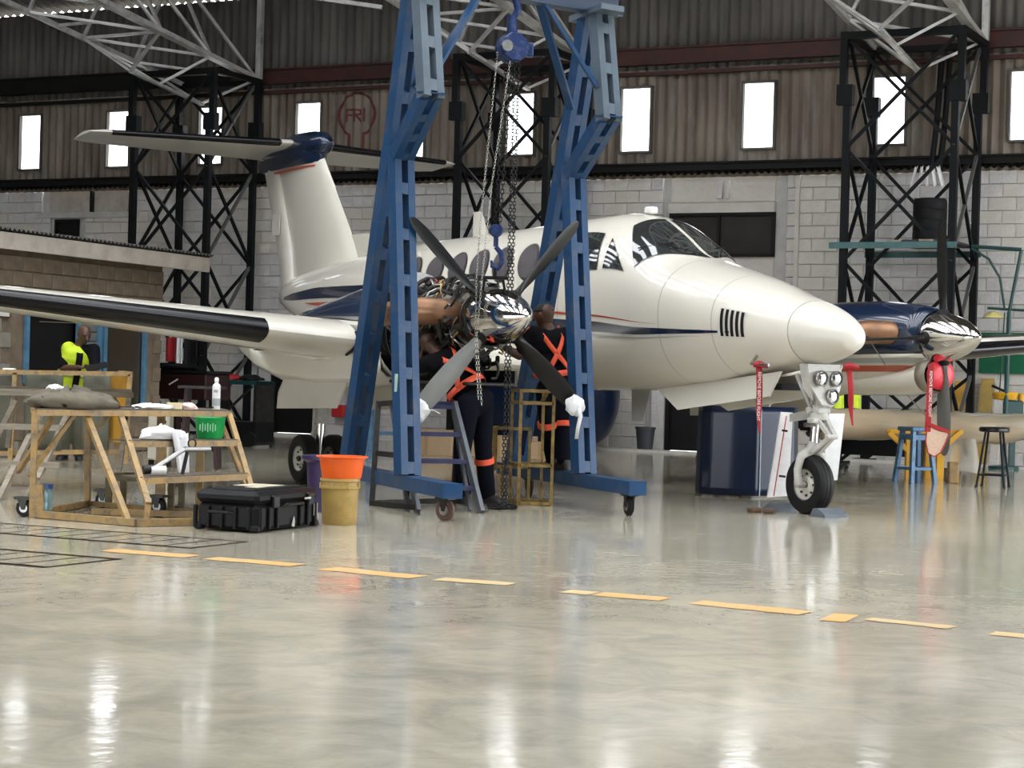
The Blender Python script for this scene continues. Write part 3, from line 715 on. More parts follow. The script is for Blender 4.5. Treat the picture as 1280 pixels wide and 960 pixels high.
# aerofoil helper
AF = [(1, .0), (.9, .022), (.75, .05), (.55, .082), (.35, .098), (.2, .092), (.1, .072), (.05, .053), (.02, .035), (.005, .018), (0, 0)]
def af(chord, thk, n=None):
    k = thk / .19
    up = [(x * chord, y * k * chord) for x, y in AF]; lo = [(x * chord, -y * k * .85 * chord) for x, y in AF[::-1][1:]]
    return up + lo
def wingloft(mb, st, horizontal=True):
    rings = []
    for (t, sl, ch, z, th) in st:
        rings.append([(sl + x, t, z + y + (0 if not horizontal else 0)) for x, y in af(ch, th)])
    mb.loft(rings)
WST = [(3.06, 3.56, 2.25, 1.46, .18), (4.0, 3.63, 2.06, 1.53, .175), (5.5, 3.74, 1.75, 1.655, .16), (7.2, 3.87, 1.35, 1.79, .145), (8.15, 3.97, 1.08, 1.865, .13), (8.28, 4.12, .85, 1.875, .08)]
CST = [(.3, 3.75, 2.5, 1.25, .17), (1.2, 3.72, 2.45, 1.27, .17), (2.4, 3.68, 2.4, 1.36, .17), (3.1, 3.70, 2.3, 1.42, .15)]
for sd in (1, -1):
    mb = MB(); wingloft(mb, [(t * sd, *r) for t, *r in WST]); wg = mb.build('outer_wing', M_white, AC, smooth=True, ang=30)
    mb = MB(); wingloft(mb, [(t * sd, *r) for t, *r in CST]); mb.build('centre_wing', M_white, AC, smooth=True, ang=30)
    # rubber boot wrapped round the leading edge
    def bootpt(a, v):
        t = 3.95 + (8.08 - 3.95) * a
        for i in range(len(WST) - 1):
            if t <= WST[i + 1][0]: break
        p, q = WST[i], WST[i + 1]; k = (t - p[0]) / (q[0] - p[0]); sl, ch, z, th = [p[j] + (q[j] - p[j]) * k for j in (1, 2, 3, 4)]
        pr = [(x * ch, y * th / .19 * ch) for x, y in AF]; pl = [(x * ch, -y * th / .19 * .85 * ch) for x, y in AF]
        prof = [pr[7], pr[8], pr[9], pr[10], pl[9], pl[8], pl[7], pl[6]]
        f_ = v * (len(prof) - 1); i0 = min(int(f_), len(prof) - 2); fr = f_ - i0
        x = prof[i0][0] * (1 - fr) + prof[i0 + 1][0] * fr; y = prof[i0][1] * (1 - fr) + prof[i0 + 1][1] * fr
        cx_, cy_ = .06 * ch, 0; d = math.hypot(x - cx_, y - cy_) or 1
        return (sl + x + (x - cx_) / d * .006, t * sd, z + y + (y - cy_) / d * .006)
    mb = MB(); mb.grid(bootpt, 24, 14); mb.build('deice_boot', M_boot, wg, smooth=True, ang=60)
    mb = MB(); pts = [(3.56 + x, 3.15 * sd, 1.46 + y * 1.02) for x, y in [(q * 2.25, w_ * 2.25 * .95) for q, w_ in AF[6:][::1]]]; 
    pts2 = [(3.552 + x * 2.25, 3.08 * sd, 1.46 - y * 2.25 * .85) for x, y in AF[::-1][:5]]
    mb.tube([(p[0] - .006, 3.07 * sd, p[2]) for p in pts][-3:] + [(3.545, 3.07 * sd, 1.44)] + [(p[0] - .004, p[1], p[2] - .006) for p in pts2], .014, 6); mb.build('wing_joint_seal', M_black, wg)
    mb = MB(); mb.box((4.3, 4.4 * sd, 1.43), (.09, .02, .03)); mb.box((4.55, 3.65 * sd, 1.345), (.04, .10, .01)); mb.build('fuel_vent', M_black, wg)
    # aileron / flap joint lines underneath
    mb = MB(); mb.box((4.95, 5.0 * sd, 1.545), (.01, 1.4, .006)); mb.build('panel_line', M_line, wg)
# fin, rudder, tailplane, bullet
def finring(z, sl, te, w_): 
    n = [(0, 0), (.04, .45), (.12, .8), (.3, 1), (.55, .8), (.8, .4), (1, .03)]
    return [(sl + (te - sl) * x, w_ * y, z) for x, y in n] + [(sl + (te - sl) * x, -w_ * y, z) for x, y in n[::-1][:-1]]
mb = MB(); mb.loft([finring(2.45, 9.75, 11.9, .13), finring(2.9, 10.02, 12.0, .125), finring(4.1, 11.05, 12.55, .09)]); mb.build('fin', M_white, AC, smooth=True, ang=35)
mb = MB(); mb.loft([finring(2.15, 11.80, 12.22, .085), finring(2.9, 11.98, 12.50, .07), finring(4.08, 12.53, 13.05, .045)]); rud = mb.build('rudder', M_white2, AC, smooth=True, ang=35)
mb = MB(); mb.box((12.35, .09, 3.2), (.25, .012, .30)); mb.build('trim_tab_fairing', M_white2, rud)
mb = MB(); mb.loft([finring(2.5, 7.2, 10.2, .02), finring(2.78, 8.4, 10.2, .02), finring(2.95, 9.6, 10.3, .02)]); mb.build('dorsal_fin', M_white, AC, smooth=True)
mb = MB(); mb.loft([finring(3.98, 10.98, 13.1, .11), finring(4.05, 11.0, 13.15, .16), finring(4.15, 10.98, 13.3, .19)]); mb.lathe([(.005, 0), (.08, .04), (.15, .18), (.19, .45), (.20, .9), (.18, 1.4), (.11, 2.0), (.02, 2.45)], 24, M=Matrix.Translation((10.85, 0, 4.24)) @ Matrix.Rotation(math.pi / 2, 4, 'Y'))
bul = mb.build('tail_bullet', M_navy, AC, smooth=True, ang=50)
mb = MB(); mb.loft([finring(3.93, 10.93, 12.95, .115), finring(3.955, 10.95, 12.97, .115)]); mb.build('fin_stripe', M_red, AC)
HST = [(.0, 11.55, 1.60, 4.28, .10), (2.60, 12.25, .95, 4.285, .10), (2.80, 12.42, .72, 4.29, .06)]
for sd in (1, -1):
    mb = MB(); wingloft(mb, [(t * sd, *r) for t, *r in HST])
    for i_, (x_, y_, z_) in enumerate(mb.v):
        k = min(1, abs(y_) / 2.6); le = 11.55 + .7 * k; ch = 1.6 - .65 * k; mb.v[i_] = (x_, y_, z_ - max(0, (x_ - le) / ch - .5) * ch * .13)
    tp = mb.build('tailplane', M_white2, AC, smooth=True, ang=30)
    def bp_(a, v):
        t = .35 + 2.2 * a; k = t / 2.6; sl = 11.55 + .70 * k; ch = 1.6 - .65 * k
        pr = [(.06, .058), (.02, .036), (.005, .02), (-.004, 0), (.005, -.02), (.02, -.034), (.05, -.05)]
        f_ = v * 6; i0 = min(int(f_), 5); fr = f_ - i0; x = pr[i0][0] * (1 - fr) + pr[i0 + 1][0] * fr; y = pr[i0][1] * (1 - fr) + pr[i0 + 1][1] * fr
        return (sl + x * ch - .004, t * sd, 4.28 + y * ch * .62 + (.004 if y > 0 else -.004))
    mb = MB(); mb.grid(bp_, 10, 12); mb.build('deice_boot', M_boot, tp, smooth=True, ang=60)
# nacelles
NS = [(1.78, .26, 1.93, 1.43), (2.0, .33, 2.0, 1.33), (2.5, .40, 2.05, 1.20), (3.2, .42, 2.05, 1.10), (4.0, .43, 1.99, 1.02), (5.0, .40, 1.83, 1.0), (6.0, .30, 1.66, 1.12), (6.9, .04, 1.5, 1.42)]
def nac(s, th, off=0, ty=2.61):
    for i in range(len(NS) - 1):
        if s <= NS[i + 1][0]: break
    a, b = NS[i], NS[i + 1]; k = (s - a[0]) / (b[0] - a[0]); k = min(1, max(0, k)); hw, top, bot = [a[j] + (b[j] - a[j]) * k for j in (1, 2, 3)]
    zc = 1.66 if s < 3 else 1.66 - .03 * (s - 3); zc = min(zc, top - .1); zc = max(zc, bot + .1) if top - bot > .25 else (top + bot) / 2
    c, sn = math.cos(th), math.sin(th); r = (abs(c) ** 2.3 + abs(sn) ** 2.3) ** (-1 / 2.3)
    return (s, ty + (hw + off) * sn * r, zc + ((top - zc if c >= 0 else zc - bot) + off) * c * r)
def nth(s, z, ty):
    lo, hi = 0.0, math.pi
    for _ in range(30):
        m = (lo + hi) / 2
        if nac(s, m, 0, ty)[2] > z: lo = m
        else: hi = m
    return (lo + hi) / 2
def nacelle(ty, s0, zsplit):
    st_ = [s0 + (6.88 - s0) * i / 34 for i in range(35)]
    for nm, m_, up in (('nacelle_upper', M_navy, True), ('nacelle_lower', M_white, False)):
        mb = MB(); rows = []
        for s in st_:
            z = zsplit(s); th = nth(s, z, ty)
            if up: rows.append([nac(s, -th + 2 * th * j / 20, 0, ty) for j in range(21)])
            else: rows.append([nac(s, th + (2 * math.pi - 2 * th) * j / 20, 0, ty) for j in range(21)])
        mb.loft(rows, closed=False, caps=False); mb.build(nm, m_, AC, smooth=True, thick=.012)
    def band(z0, z1, m_, nm):
        mb = MB()
        for sd in (1, -1):
            vs = []
            for s in st_[:26]:
                for z in (z0, z1): vs.append(nac(s, sd * nth(s, zsplit(s) - z, ty), .014, ty))
            mb.add(vs, [(2 * i, 2 * i + 1, 2 * i + 3, 2 * i + 2) for i in range(25)])
        mb.build(nm, m_, AC, smooth=True)
    band(.035, .085, M_silver, 'stripe_grey'); band(.11, .17, M_red, 'stripe_red')
nacelle(-2.61, 1.80, lambda s: 1.50 - .02 * (s - 2))
nacelle(2.61, 3.28, lambda s: 1.62 + .05 * (s - 3.3))
# wheel-well fairing under each nacelle, open gear doors
for sd in (1, -1):
    ty = 2.61 * sd
    mb = MB(); rr = []
    for (s, w_, zt, zb) in [(3.3, .34, 1.35, 1.12), (3.7, .40, 1.4, 1.04), (4.6, .42, 1.4, 1.02), (5.6, .40, 1.4, 1.06), (6.3, .36, 1.45, 1.18), (6.9, .28, 1.5, 1.34)]:
        rr.append([(s, ty - w_, zt), (s, ty - w_, zb + .06), (s, ty - w_ * .8, zb), (s, ty + w_ * .8, zb), (s, ty + w_, zb + .06), (s, ty + w_, zt)])
    mb.loft(rr, closed=False, caps=False); mb.build('wheel_well_fairing', M_white, AC, smooth=True, thick=.01, ang=50)
    for so in (1, -1):
        y = ty + so * .36; dy = so * .07
        mb = MB(); mb.plate([(3.95, y, 1.05), (5.42, y, 1.07), (5.50, y + dy * .3, .93), (5.42, y + dy, .76), (4.02, y + dy, .80)], .02, (0, 1, 0)); mb.build('gear_door', M_white2, AC)
# spinner and propeller
def prop(ty, ang0, greys, near=True):
    hubc = Vector((1.73, ty, 1.672))
    mb = MB(); prof = [(.255, 0), (.262, .05), (.255, .16), (.23, .29), (.185, .42), (.13, .53), (.072, .615), (.03, .655), (.002, .668)]
    spn = MB().lathe(prof, 40, M=Matrix.Translation((1.87, ty, 1.672)) @ Matrix.Rotation(-math.pi / 2, 4, 'Y')).build('spinner', M_chrome, AC, smooth=True, ang=60)
    mb = MB(); mb.lathe([(.22, 0), (.268, 0), (.268, .03), (.22, .03)], 40, M=Matrix.Translation((1.885, ty, 1.672)) @ Matrix.Rotation(-math.pi / 2, 4, 'Y')); mb.build('backplate', M_dark, spn, smooth=True)
    for k in range(4):
        a = rad(ang0 + 90 * k); rad_ = Vector((0, math.sin(a), math.cos(a))); tau = Vector((0, math.cos(a), -math.sin(a)))
        mb = MB(); rings = []
        for (r_, ch, th, be) in [(.16, .09, .085, 35), (.26, .10, .08, 38), (.36, .11, .05, 44), (.47, .145, .036, 49), (.65, .175, .026, 55), (.85, .18, .02, 59), (1.02, .16, .014, 62), (1.13, .125, .010, 63), (1.185, .07, .006, 64), (1.2, .02, .004, 64)]:
            b = -rad(be if near else (be - 30) * .25); cd = Vector((math.cos(b), 0, 0)) + tau * math.sin(b); nd = cd.cross(rad_).normalized(); p0 = hubc + rad_ * r_
            rg = []
            for (x, y) in [(-.5, 0), (-.35, .45), (-.1, .5), (.2, .38), (.5, 0), (.2, -.3), (-.1, -.4), (-.35, -.38)]: rg.append(p0 + cd * (x * ch) + nd * (y * th))
            rings.append(rg)
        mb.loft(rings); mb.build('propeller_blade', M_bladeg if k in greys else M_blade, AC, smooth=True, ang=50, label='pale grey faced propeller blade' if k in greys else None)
        mb = MB(); mb.tube([hubc + rad_ * .12, hubc + rad_ * .262, hubc + rad_ * .285], [.075, .066, .05], 14); mb.build('blade_cuff', M_black, spn, smooth=True)
prop(2.61, 137.5, (0,)); prop(-2.61, 3, (2,), False)
# far engine exhaust, intake scoop, near engine exhaust
def exhaust(ty, sd, m=M_exhaust):
    mb = MB(); pts = [(2.10, .16, 1.70), (2.14, .34, 1.71), (2.28, .46, 1.715), (2.6, .51, 1.70), (3.05, .54, 1.685)]
    mb.tube([(s, ty + sd * t, z) for s, t, z in pts], [.095, .115, .12, .112, .10], 16, caps=False)
    return mb.build('exhaust_stack', m, AC, smooth=True, thick=.008, ang=60)
for ty in (2.61, -2.61):
    for sd in (1, -1): exhaust(ty, sd)
mb = MB(); sc_ = []
for (s, w_, zt, zb) in [(1.82, .19, 1.46, 1.13), (1.80, .205, 1.475, 1.115), (1.86, .215, 1.47, 1.115), (2.1, .22, 1.40, 1.08), (3.0, .25, 1.36, 1.06), (3.6, .2, 1.36, 1.08)]:
    sc_.append([(s, -2.61 + w_ * math.sin(2 * math.pi * k / 28), (zt + zb) / 2 + (zt - zb) / 2 * math.cos(2 * math.pi * k / 28)) for k in range(28)])
mb.loft(sc_[1:], caps=False); mb.build('intake_duct', M_white, AC, smooth=True, ang=60)
mb = MB(); lip = []
for (s, k_) in [(1.83, .86), (1.79, .92), (1.775, .98), (1.79, 1.05), (1.83, 1.07), (1.90, 1.06)]:
    lip.append([(s, -2.61 + .205 * k_ * math.sin(2 * math.pi * k / 28), 1.295 + .18 * k_ * math.cos(2 * math.pi * k / 28)) for k in range(28)])
mb.loft(lip, caps=False); mb.build('intake_lip', mat('worn_lip', (.36, .32, .26), .45, metal=.4, var=.2), AC, smooth=True, thick=.008)
# ------------------------------------------------------------------ the bare near engine
TY, ZE = 2.61, 1.672
EM = Matrix.Translation((0, TY, ZE)) @ Matrix.Rotation(math.pi / 2, 4, 'Y')    # lathe axis -> +s
mb = MB(); mb.lathe([(.10, 1.90), (.20, 1.92), (.225, 1.98), (.215, 2.06), (.25, 2.10), (.255, 2.30), (.27, 2.34), (.27, 2.38), (.235, 2.42), (.24, 2.62), (.27, 2.66), (.27, 2.70), (.22, 2.74), (.215, 2.90), (.26, 2.96), (.26, 3.12), (.15, 3.2)], 28, M=EM)
eng = mb.build('engine_core', M_engine, AC, smooth=True, ang=30)
mb = MB()
for s, r_ in ((1.97, .235), (2.09, .262), (2.36, .282), (2.68, .285), (2.95, .272)):
    mb.lathe([(r_ - .03, s), (r_, s), (r_, s + .022), (r_ - .03, s + .022)], 32, M=EM)
    for k in range(24):
        a = 2 * math.pi * k / 24; mb.bar((s - .012, TY + (r_ - .012) * math.sin(a), ZE + (r_ - .012) * math.cos(a)), (s + .034, TY + (r_ - .012) * math.sin(a), ZE + (r_ - .012) * math.cos(a)), .012)
mb.build('flange_ring', M_steel, eng)
mb = MB(); mb.lathe([(.02, 3.24), (.44, 3.24), (.44, 3.27), (.02, 3.27)], 36, M=EM); mb.build('firewall', M_steel, AC, smooth=True, ang=30)
mb = MB()
for a in (40, 140, 220, 320):
    for da in (-14, 14):
        p = rad(a); q = rad(a + da); mb.tube([(2.70, TY + .29 * math.sin(p), ZE + .29 * math.cos(p)), (3.25, TY + .38 * math.sin(q), ZE + .38 * math.cos(q))], .014, 8)
mb.build('engine_mount', M_dark, AC, smooth=True)
def hoses(n, r0, r1, w0, w1, m, name, s0=1.98, s1=3.22, seed=1, lower=0, arc=1.2):
    rr = random.Random(seed); mb = MB()
    for _ in range(n):
        a = rr.uniform(0, 6.28); s = rr.uniform(s0, s1); pts = []; r_ = rr.uniform(r0, r1); da = rr.uniform(-arc, arc); ds = rr.uniform(-.35, .35)
        for k in range(7):
            t = k / 6; rk = r_ + .045 * math.sin(math.pi * t) + rr.uniform(-.008, .008); aa = a + da * t; sk = min(s1, max(s0, s + ds * t + rr.uniform(-.012, .012)))
            low = lower * max(0, -math.cos(aa))
            pts.append((sk, TY + rk * math.sin(aa), ZE + (rk + low) * math.cos(aa)))
        mb.tube(pts, rr.uniform(w0, w1), 6)
    return mb.build(name, m, eng, smooth=True, kind='stuff')
hoses(60, .27, .33, .007, .013, M_steel, 'fuel_pipes', seed=3)
hoses(130, .24, .35, .010, .024, M_dark, 'hose_bundle', seed=4, lower=.30)
mb = MB(); mb.lathe([(.02, -.5), (.20, -.48), (.23, -.2), (.24, .25), (.2, .42), (.02, .45)], 20, M=Matrix.Translation((2.72, TY, 1.30)) @ Matrix.Rotation(math.pi / 2, 4, 'Y')); mb.build('accessory_case', M_black, eng, smooth=True)
hoses(30, .28, .36, .008, .014, mat('brass_fitting', (.40, .28, .12), .35, metal=.8), 'fuel_pipes', seed=5, lower=.1, arc=.6)
hoses(12, .31, .38, .014, .022, mat('red_hose', (.28, .035, .02), .5), 'red_hose', s0=2.7, s1=3.24, seed=8, lower=.15, arc=.7)
hoses(26, .25, .33, .004, .006, mat('pale_wire', (.6, .56, .45), .5), 'wiring', seed=9, arc=1.6)
rr = random.Random(21)
for k in range(26):      # accessories hung round the core
    a = rr.uniform(0, 6.28); s = rr.uniform(2.0, 3.15); r_ = .28 + (.10 * max(0, -math.cos(a))); d = (rr.uniform(.06, .16), rr.uniform(.05, .11), rr.uniform(.05, .12))
    Mx = Matrix.Translation((s, TY, ZE)) @ Matrix.Rotation(-a, 4, 'X') @ Matrix.Translation((0, 0, r_))
    mb = MB()
    if k % 2: mb.box((0, 0, 0), d, M=Mx, bev=.012)
    else: mb.lathe([(.0, -d[0] / 2), (d[1] / 2, -d[0] / 2), (d[1] / 2, d[0] * .3), (d[1] * .3, d[0] * .34), (d[1] * .3, d[0] / 2), (0, d[0] / 2)], 14, M=Mx @ Matrix.Rotation(math.pi / 2, 4, 'Y'))
    mb.build('accessory_unit', [M_dark, M_engine, M_steel, M_black][k % 4], eng, smooth=True, ang=30)
mb = MB(); mb.lathe([(.02, -.16), (.10, -.16), (.11, -.12), (.11, .12), (.10, .16), (.02, .16)], 20, M=Matrix.Translation((2.95, TY + .1, 1.10)) @ Matrix.Rotation(math.pi / 2, 4, 'Y')); mb.box((3.05, TY - .08, 1.08), (.30, .16, .22), bev=.02); mb.build('oil_cooler', M_dark, eng, smooth=True, ang=40)
mb = MB(); mb.tube([(2.2, TY + .05, 1.36), (2.5, TY + .12, 1.24), (2.9, TY + .18, 1.16), (3.2, TY + .14, 1.2)], [.05, .07, .07, .05], 12); mb.build('intake_plenum', M_engine, eng, smooth=True)
mb = MB(); mb.box((2.55, TY, 1.08), (1.5, .5, .03), bev=.01); mb.box((2.55, TY - .26, 1.14), (1.45, .02, .13)); mb.build('lower_cowl_tray', M_dark, AC)
# ------------------------------------------------------------------ undercarriage
def wheel(name, parent, c, r_, w_, hubr):
    # axis along y
    Mx = Matrix.Translation(c) @ Matrix.Rotation(math.pi / 2, 4, 'X')
    h = w_ / 2
    mb = MB(); mb.lathe([(hubr, -h * .75), (r_ * .75, -h), (r_ * .93, -h * .9), (r_, -h * .55), (r_, -h * .30), (r_ * .985, -h * .28), (r_ * .985, -h * .2), (r_, -h * .18), (r_, h * .18), (r_ * .985, h * .2), (r_ * .985, h * .28), (r_, h * .3), (r_, h * .55), (r_ * .93, h * .9), (r_ * .75, h), (hubr, h * .75)], 40, M=Mx, caps=False)
    t = mb.build(name, M_tyre, parent, smooth=True, ang=35)
    mb = MB(); mb.lathe([(.02, -h * .5), (hubr * .45, -h * .6), (hubr * .6, -h * .35), (hubr * .9, -h * .4), (hubr * 1.05, -h * .8), (hubr * 1.05, h * .8), (hubr * .9, h * .4), (hubr * .6, h * .35), (hubr * .45, h * .6), (.02, h * .5)], 32, M=Mx)
    mb.build('wheel_hub', M_wheel, t, smooth=True, ang=35)
    mb = MB()
    for sd in (-1, 1):
        for k in range(8):
            a = 2 * math.pi * k / 8; mb.box((c[0] + hubr * .72 * math.cos(a), c[1] + sd * h * .4, c[2] + hubr * .72 * math.sin(a)), (.02, .02, .02))
        mb.lathe([(.0, 0), (.03, 0), (.03, .02), (0, .02)], 12, M=Matrix.Translation((c[0], c[1] + sd * h * .55, c[2])) @ Matrix.Rotation(-sd * math.pi / 2, 4, 'X'))
    mb.build('wheel_bolts', M_dark, t)
    return t
ng = (.585, 0, .265)
wheel('nose_tyre', AC, ng, .265, .17, .135)
mb = MB(); mb.tube([(.50, 0, 1.16), (.555, 0, .60)], .038, 14); mb.build('oleo_strut', mat('chrome_strut', (.8, .8, .8), .08, metal=1.), AC, smooth=True)
mb = MB(); mb.tube([(.44, 0, 1.28), (.50, 0, .86)], [.085, .065], 14); mb.lathe([(.06, 0), (.10, .01), (.10, .07), (.06, .09)], 16, M=Matrix.Translation((.505, 0, .84)))
mb.tube([(.5, -.12, .93), (.5, .12, .93)], .03, 10); mb.tube([(.5, .07, .92), (.62, .16, 1.25)], .018, 8); mb.tube([(.5, -.07, .92), (.62, -.16, 1.25)], .018, 8); mb.box((.49, 0, .93), (.16, .16, .08), bev=.02); mb.build('strut_housing', M_gear, AC, smooth=True, ang=40)
mb = MB(); mb.tube([(.545, 0, .64), (.55, .02, .58), (.575, .115, .52), (.59, .14, .40), (.585, .125, .265)], [.05, .05, .04, .036, .04], 12); mb.tube([(.55, -.02, .58), (.575, -.115, .52), (.59, -.14, .40), (.585, -.125, .265)], [.05, .04, .036, .04], 12)
mb.tube([(.585, -.15, .265), (.585, .15, .265)], .03, 12); mb.build('fork', M_gear, AC, smooth=True, ang=50)
mb = MB(); mb.bar((.45, -.05, .86), (.33, -.06, .70), .045, .03); mb.bar((.45, .05, .86), (.33, .0, .70), .045, .03); mb.bar((.33, -.04, .70), (.50, -.03, .56), .045, .03); mb.bar((.33, 0, .70), (.50, .05, .56), .045, .03); mb.tube([(.33, -.08, .70), (.33, .04, .70)], .022, 8); mb.build('torque_link', M_gear, AC)
mb = MB(); mb.plate([(.46, .05, .93), (.60, .24, .87), (.60, .24, .82), (.46, .05, .86)], .02, (0, 0, 1)); mb.build('drag_brace', M_gear, AC)
mb = MB(); mb.tube([(.43, .17, 1.30), (.47, .10, .98)], .016, 8); mb.build('side_brace', M_steel, AC, smooth=True); mb = MB(); mb.tube([(.43, -.17, 1.30), (.47, -.10, .98)], .016, 8); mb.build('side_brace', M_steel, AC, smooth=True)
MB().tube([(.52, -.13, .80), (.52, .13, .80)], .02, 8).build('steering_link', M_steel, AC, smooth=True); MB().box((.46, .09, .84), (.10, .06, .05), bev=.01).build('steering_actuator', M_gear, AC)
for q_ in (1, -1): MB().plate([(.41, .195 * q_, 1.34), (.52, .20 * q_, 1.34), (.50, .17 * q_, 1.12), (.42, .12 * q_, 1.02)], .012, (0, 1, 0)).build('bay_cheek', M_gear, AC)
# landing light bracket
mb = MB(); mb.plate([(.42, -.19, 1.34), (.42, .19, 1.34), (.40, .17, 1.14), (.36, .07, .98), (.36, -.07, .98), (.40, -.17, 1.14)], .03, (1, 0, 0)); lb = mb.build('light_bracket', M_gear, AC)
for (y, z) in ((.085, 1.215), (-.085, 1.215), (-.045, 1.055)):
    Mx = Matrix.Translation((.40, y, z)) @ Matrix.Rotation(-math.pi / 2, 4, 'Y')
    MB().lathe([(.055, 0), (.068, .0), (.07, .05), (.062, .06), (.058, .05)], 24, M=Mx, caps=False).build('lamp_rim', M_steel, lb, smooth=True)
    MB().lathe([(.06, .02), (.055, .045), (.03, .055), (.002, .058)], 24, M=Mx).build('landing_lamp', M_lamp, lb, smooth=True)
for sd in (1, -1):
    mb = MB(); mb.plate([(.80, .17 * sd, 1.27), (2.62, .24 * sd, 1.07), (2.20, .30 * sd, .88), (.88, .24 * sd, 1.04)], .018, (0, 1, 0)); mb.build('nose_gear_door', M_white, AC)
mb = MB(); mb.box((1.6, 0, 1.13), (1.6, .36, .06)); mb.build('wheel_bay', M_black, AC)
for sd in (1, -1):
    ty = 2.61 * sd
    for so in (-1, 1): wheel('main_tyre', AC, (5.33, ty + so * .17, .25), .25, .16, .125)
    mb = MB(); mb.tube([(5.25, ty, 1.25), (5.31, ty, .62)], [.085, .075], 14); mb.build('strut_housing', M_gear, AC, smooth=True); mb = MB(); mb.tube([(5.33, ty - .2, .25), (5.33, ty + .2, .25)], .035, 10); mb.build('axle', M_gear, AC, smooth=True)
    mb = MB(); mb.tube([(5.30, ty, .68), (5.33, ty, .25)], .042, 12); mb.build('oleo_strut', MATS['chrome_strut'], AC, smooth=True)
    mb = MB(); mb.bar((5.38, ty - .03, .66), (5.52, ty, .46), .05, .03); mb.bar((5.52, ty, .46), (5.38, ty - .03, .28), .05, .03); mb.tube([(5.2, ty + .12, 1.2), (5.28, ty + .10, .45)], .012, 6); mb.tube([(5.35, ty, .75), (4.5, ty, 1.12)], .03, 8); mb.build('torque_link', M_gear, AC)
# pitot tubes
for sd in (1, -1):
    mb = MB(); mb.tube([surf(.95, 2.3 * sd, -.02), (.90, .45 * sd, 1.33), (.66, .44 * sd, 1.32)], .014, 8); mb.build('pitot_tube', M_steel, AC, smooth=True)
def V(*a): return Vector(a)
def bars(parent, segs, w, m, h=None):
    for nm, a, b in segs: MB().bar(a, b, w, h or w).build(nm, m, parent)
def lerp(a, b, t): return a + (b - a) * t
def chainmb(mb, pts, L=.045, r=.006, wd=.03):
    pts = [Vector(p) for p in pts]; flip = 0
    for i in range(len(pts) - 1):
        a, b = pts[i], pts[i + 1]; n = max(1, int((b - a).length / (L * .78))); d = (b - a).normalized()
        u = V(0, 0, 1) if abs(d.z) < .9 else V(1, 0, 0); x = d.cross(u).normalized(); y = x.cross(d)
        for k in range(n):
            c = a + (b - a) * ((k + .5) / n); s_ = x if flip else y; flip = 1 - flip; t_ = d.cross(s_)
            P = [c + d * (L / 2 * p) + s_ * (wd / 2 * q) for p, q in ((-.6, -1), (.6, -1), (1, 0), (.6, 1), (-.6, 1), (-1, 0))]
            vs = []; 
            for j in range(6):
                o = (P[j] - c).normalized()
                vs += [P[j] + o * r, P[j] + t_ * r, P[j] - o * r, P[j] - t_ * r]
            mb.add(vs, [(j * 4 + q, j * 4 + (q + 1) % 4, ((j + 1) % 6) * 4 + (q + 1) % 4, ((j + 1) % 6) * 4 + q) for j in range(6) for q in range(4)])
    return mb
def castor(name, parent, pos, r_, top, d, mw=M_tyre, mb_=M_dark):
    d = Vector(d).normalized(); s_ = V(-d.y, d.x, 0); ax = frameM(V(pos[0], pos[1], r_), d, V(0, 0, 1), d.cross(V(0, 0, 1)))
    mb = MB(); w_ = .045; mb.lathe([(r_ * .3, -w_ / 2), (r_ * .88, -w_ / 2), (r_, -w_ * .3), (r_, w_ * .3), (r_ * .88, w_ / 2), (r_ * .3, w_ / 2)], 24, M=ax); c = mb.build(name, mw, parent, smooth=True, ang=40)
    mb = MB(); mb.lathe([(.0, -w_ * .6), (r_ * .5, -w_ * .6), (r_ * .5, w_ * .6), (0, w_ * .6)], 12, M=ax); mb.build('axle', M_steel, c)
    p = V(pos[0], pos[1], 0); mb = MB()
    for q in (-1, 1): mb.plate([p + s_ * (q * .035) + d * .012 + V(0, 0, r_ - .01), p + s_ * (q * .035) - d * .012 + V(0, 0, r_ - .01), p + s_ * (q * .035) - d * .045 + V(0, 0, top - .02), p + s_ * (q * .035) + d * .03 + V(0, 0, top - .02)], .006, s_)
    mb.box((0, 0, 0), (.13, .11, .02), M=frameM(p + V(0, 0, top - .01), d, s_, V(0, 0, 1))); mb.build('castor_fork', mb_, c)
    return c
# ------------------------------------------------------------------ blue gantry
G = thing('gantry_crane', (0, 0, 0), 'tall blue mobile gantry crane straddling the bare engine', 'gantry')
GB = V(-.353, .936, 0).normalized(); GC = V(1.52, 1.12, 0).normalized()
def batten(parent, a, b, m, wd=.20, dp=.12, first=.06, step=.40, nm='leg', cross=GC):
    a = Vector(a); b = Vector(b); d = (b - a).normalized(); x = (cross - d * cross.dot(d)).normalized(); y = d.cross(x)
    mb = MB()
    for q in (-1, 1): mb.bar(a + x * (q * (wd / 2 - .03)), b + x * (q * (wd / 2 - .03)), .06 if False else .06, dp, up=y) if False else mb.add(
        [p + x * (q * (wd / 2 - .034) + i * .034) + y * (j * dp / 2) for p in (a, b) for (i, j) in ((-1, -1), (1, -1), (1, 1), (-1, 1))], [(0, 3, 2, 1), (4, 5, 6, 7), (0, 1, 5, 4), (1, 2, 6, 5), (2, 3, 7, 6), (3, 0, 4, 7)])
    lg = mb.build(nm, m, parent); L = (b - a).length; k = first
    first_o = None
    Rm = frameM(a, x, y, d)
    while k < L:
        if first_o is None: first_o = MB().box((0, 0, 0), (wd - .12, dp * .96, .10)).build('batten', m, lg); o = first_o
        else: o = ncopy(first_o, lg, (0, 0, 0))
        o.matrix_local = Rm @ Matrix.Translation((0, 0, k)); k += step
    return lg
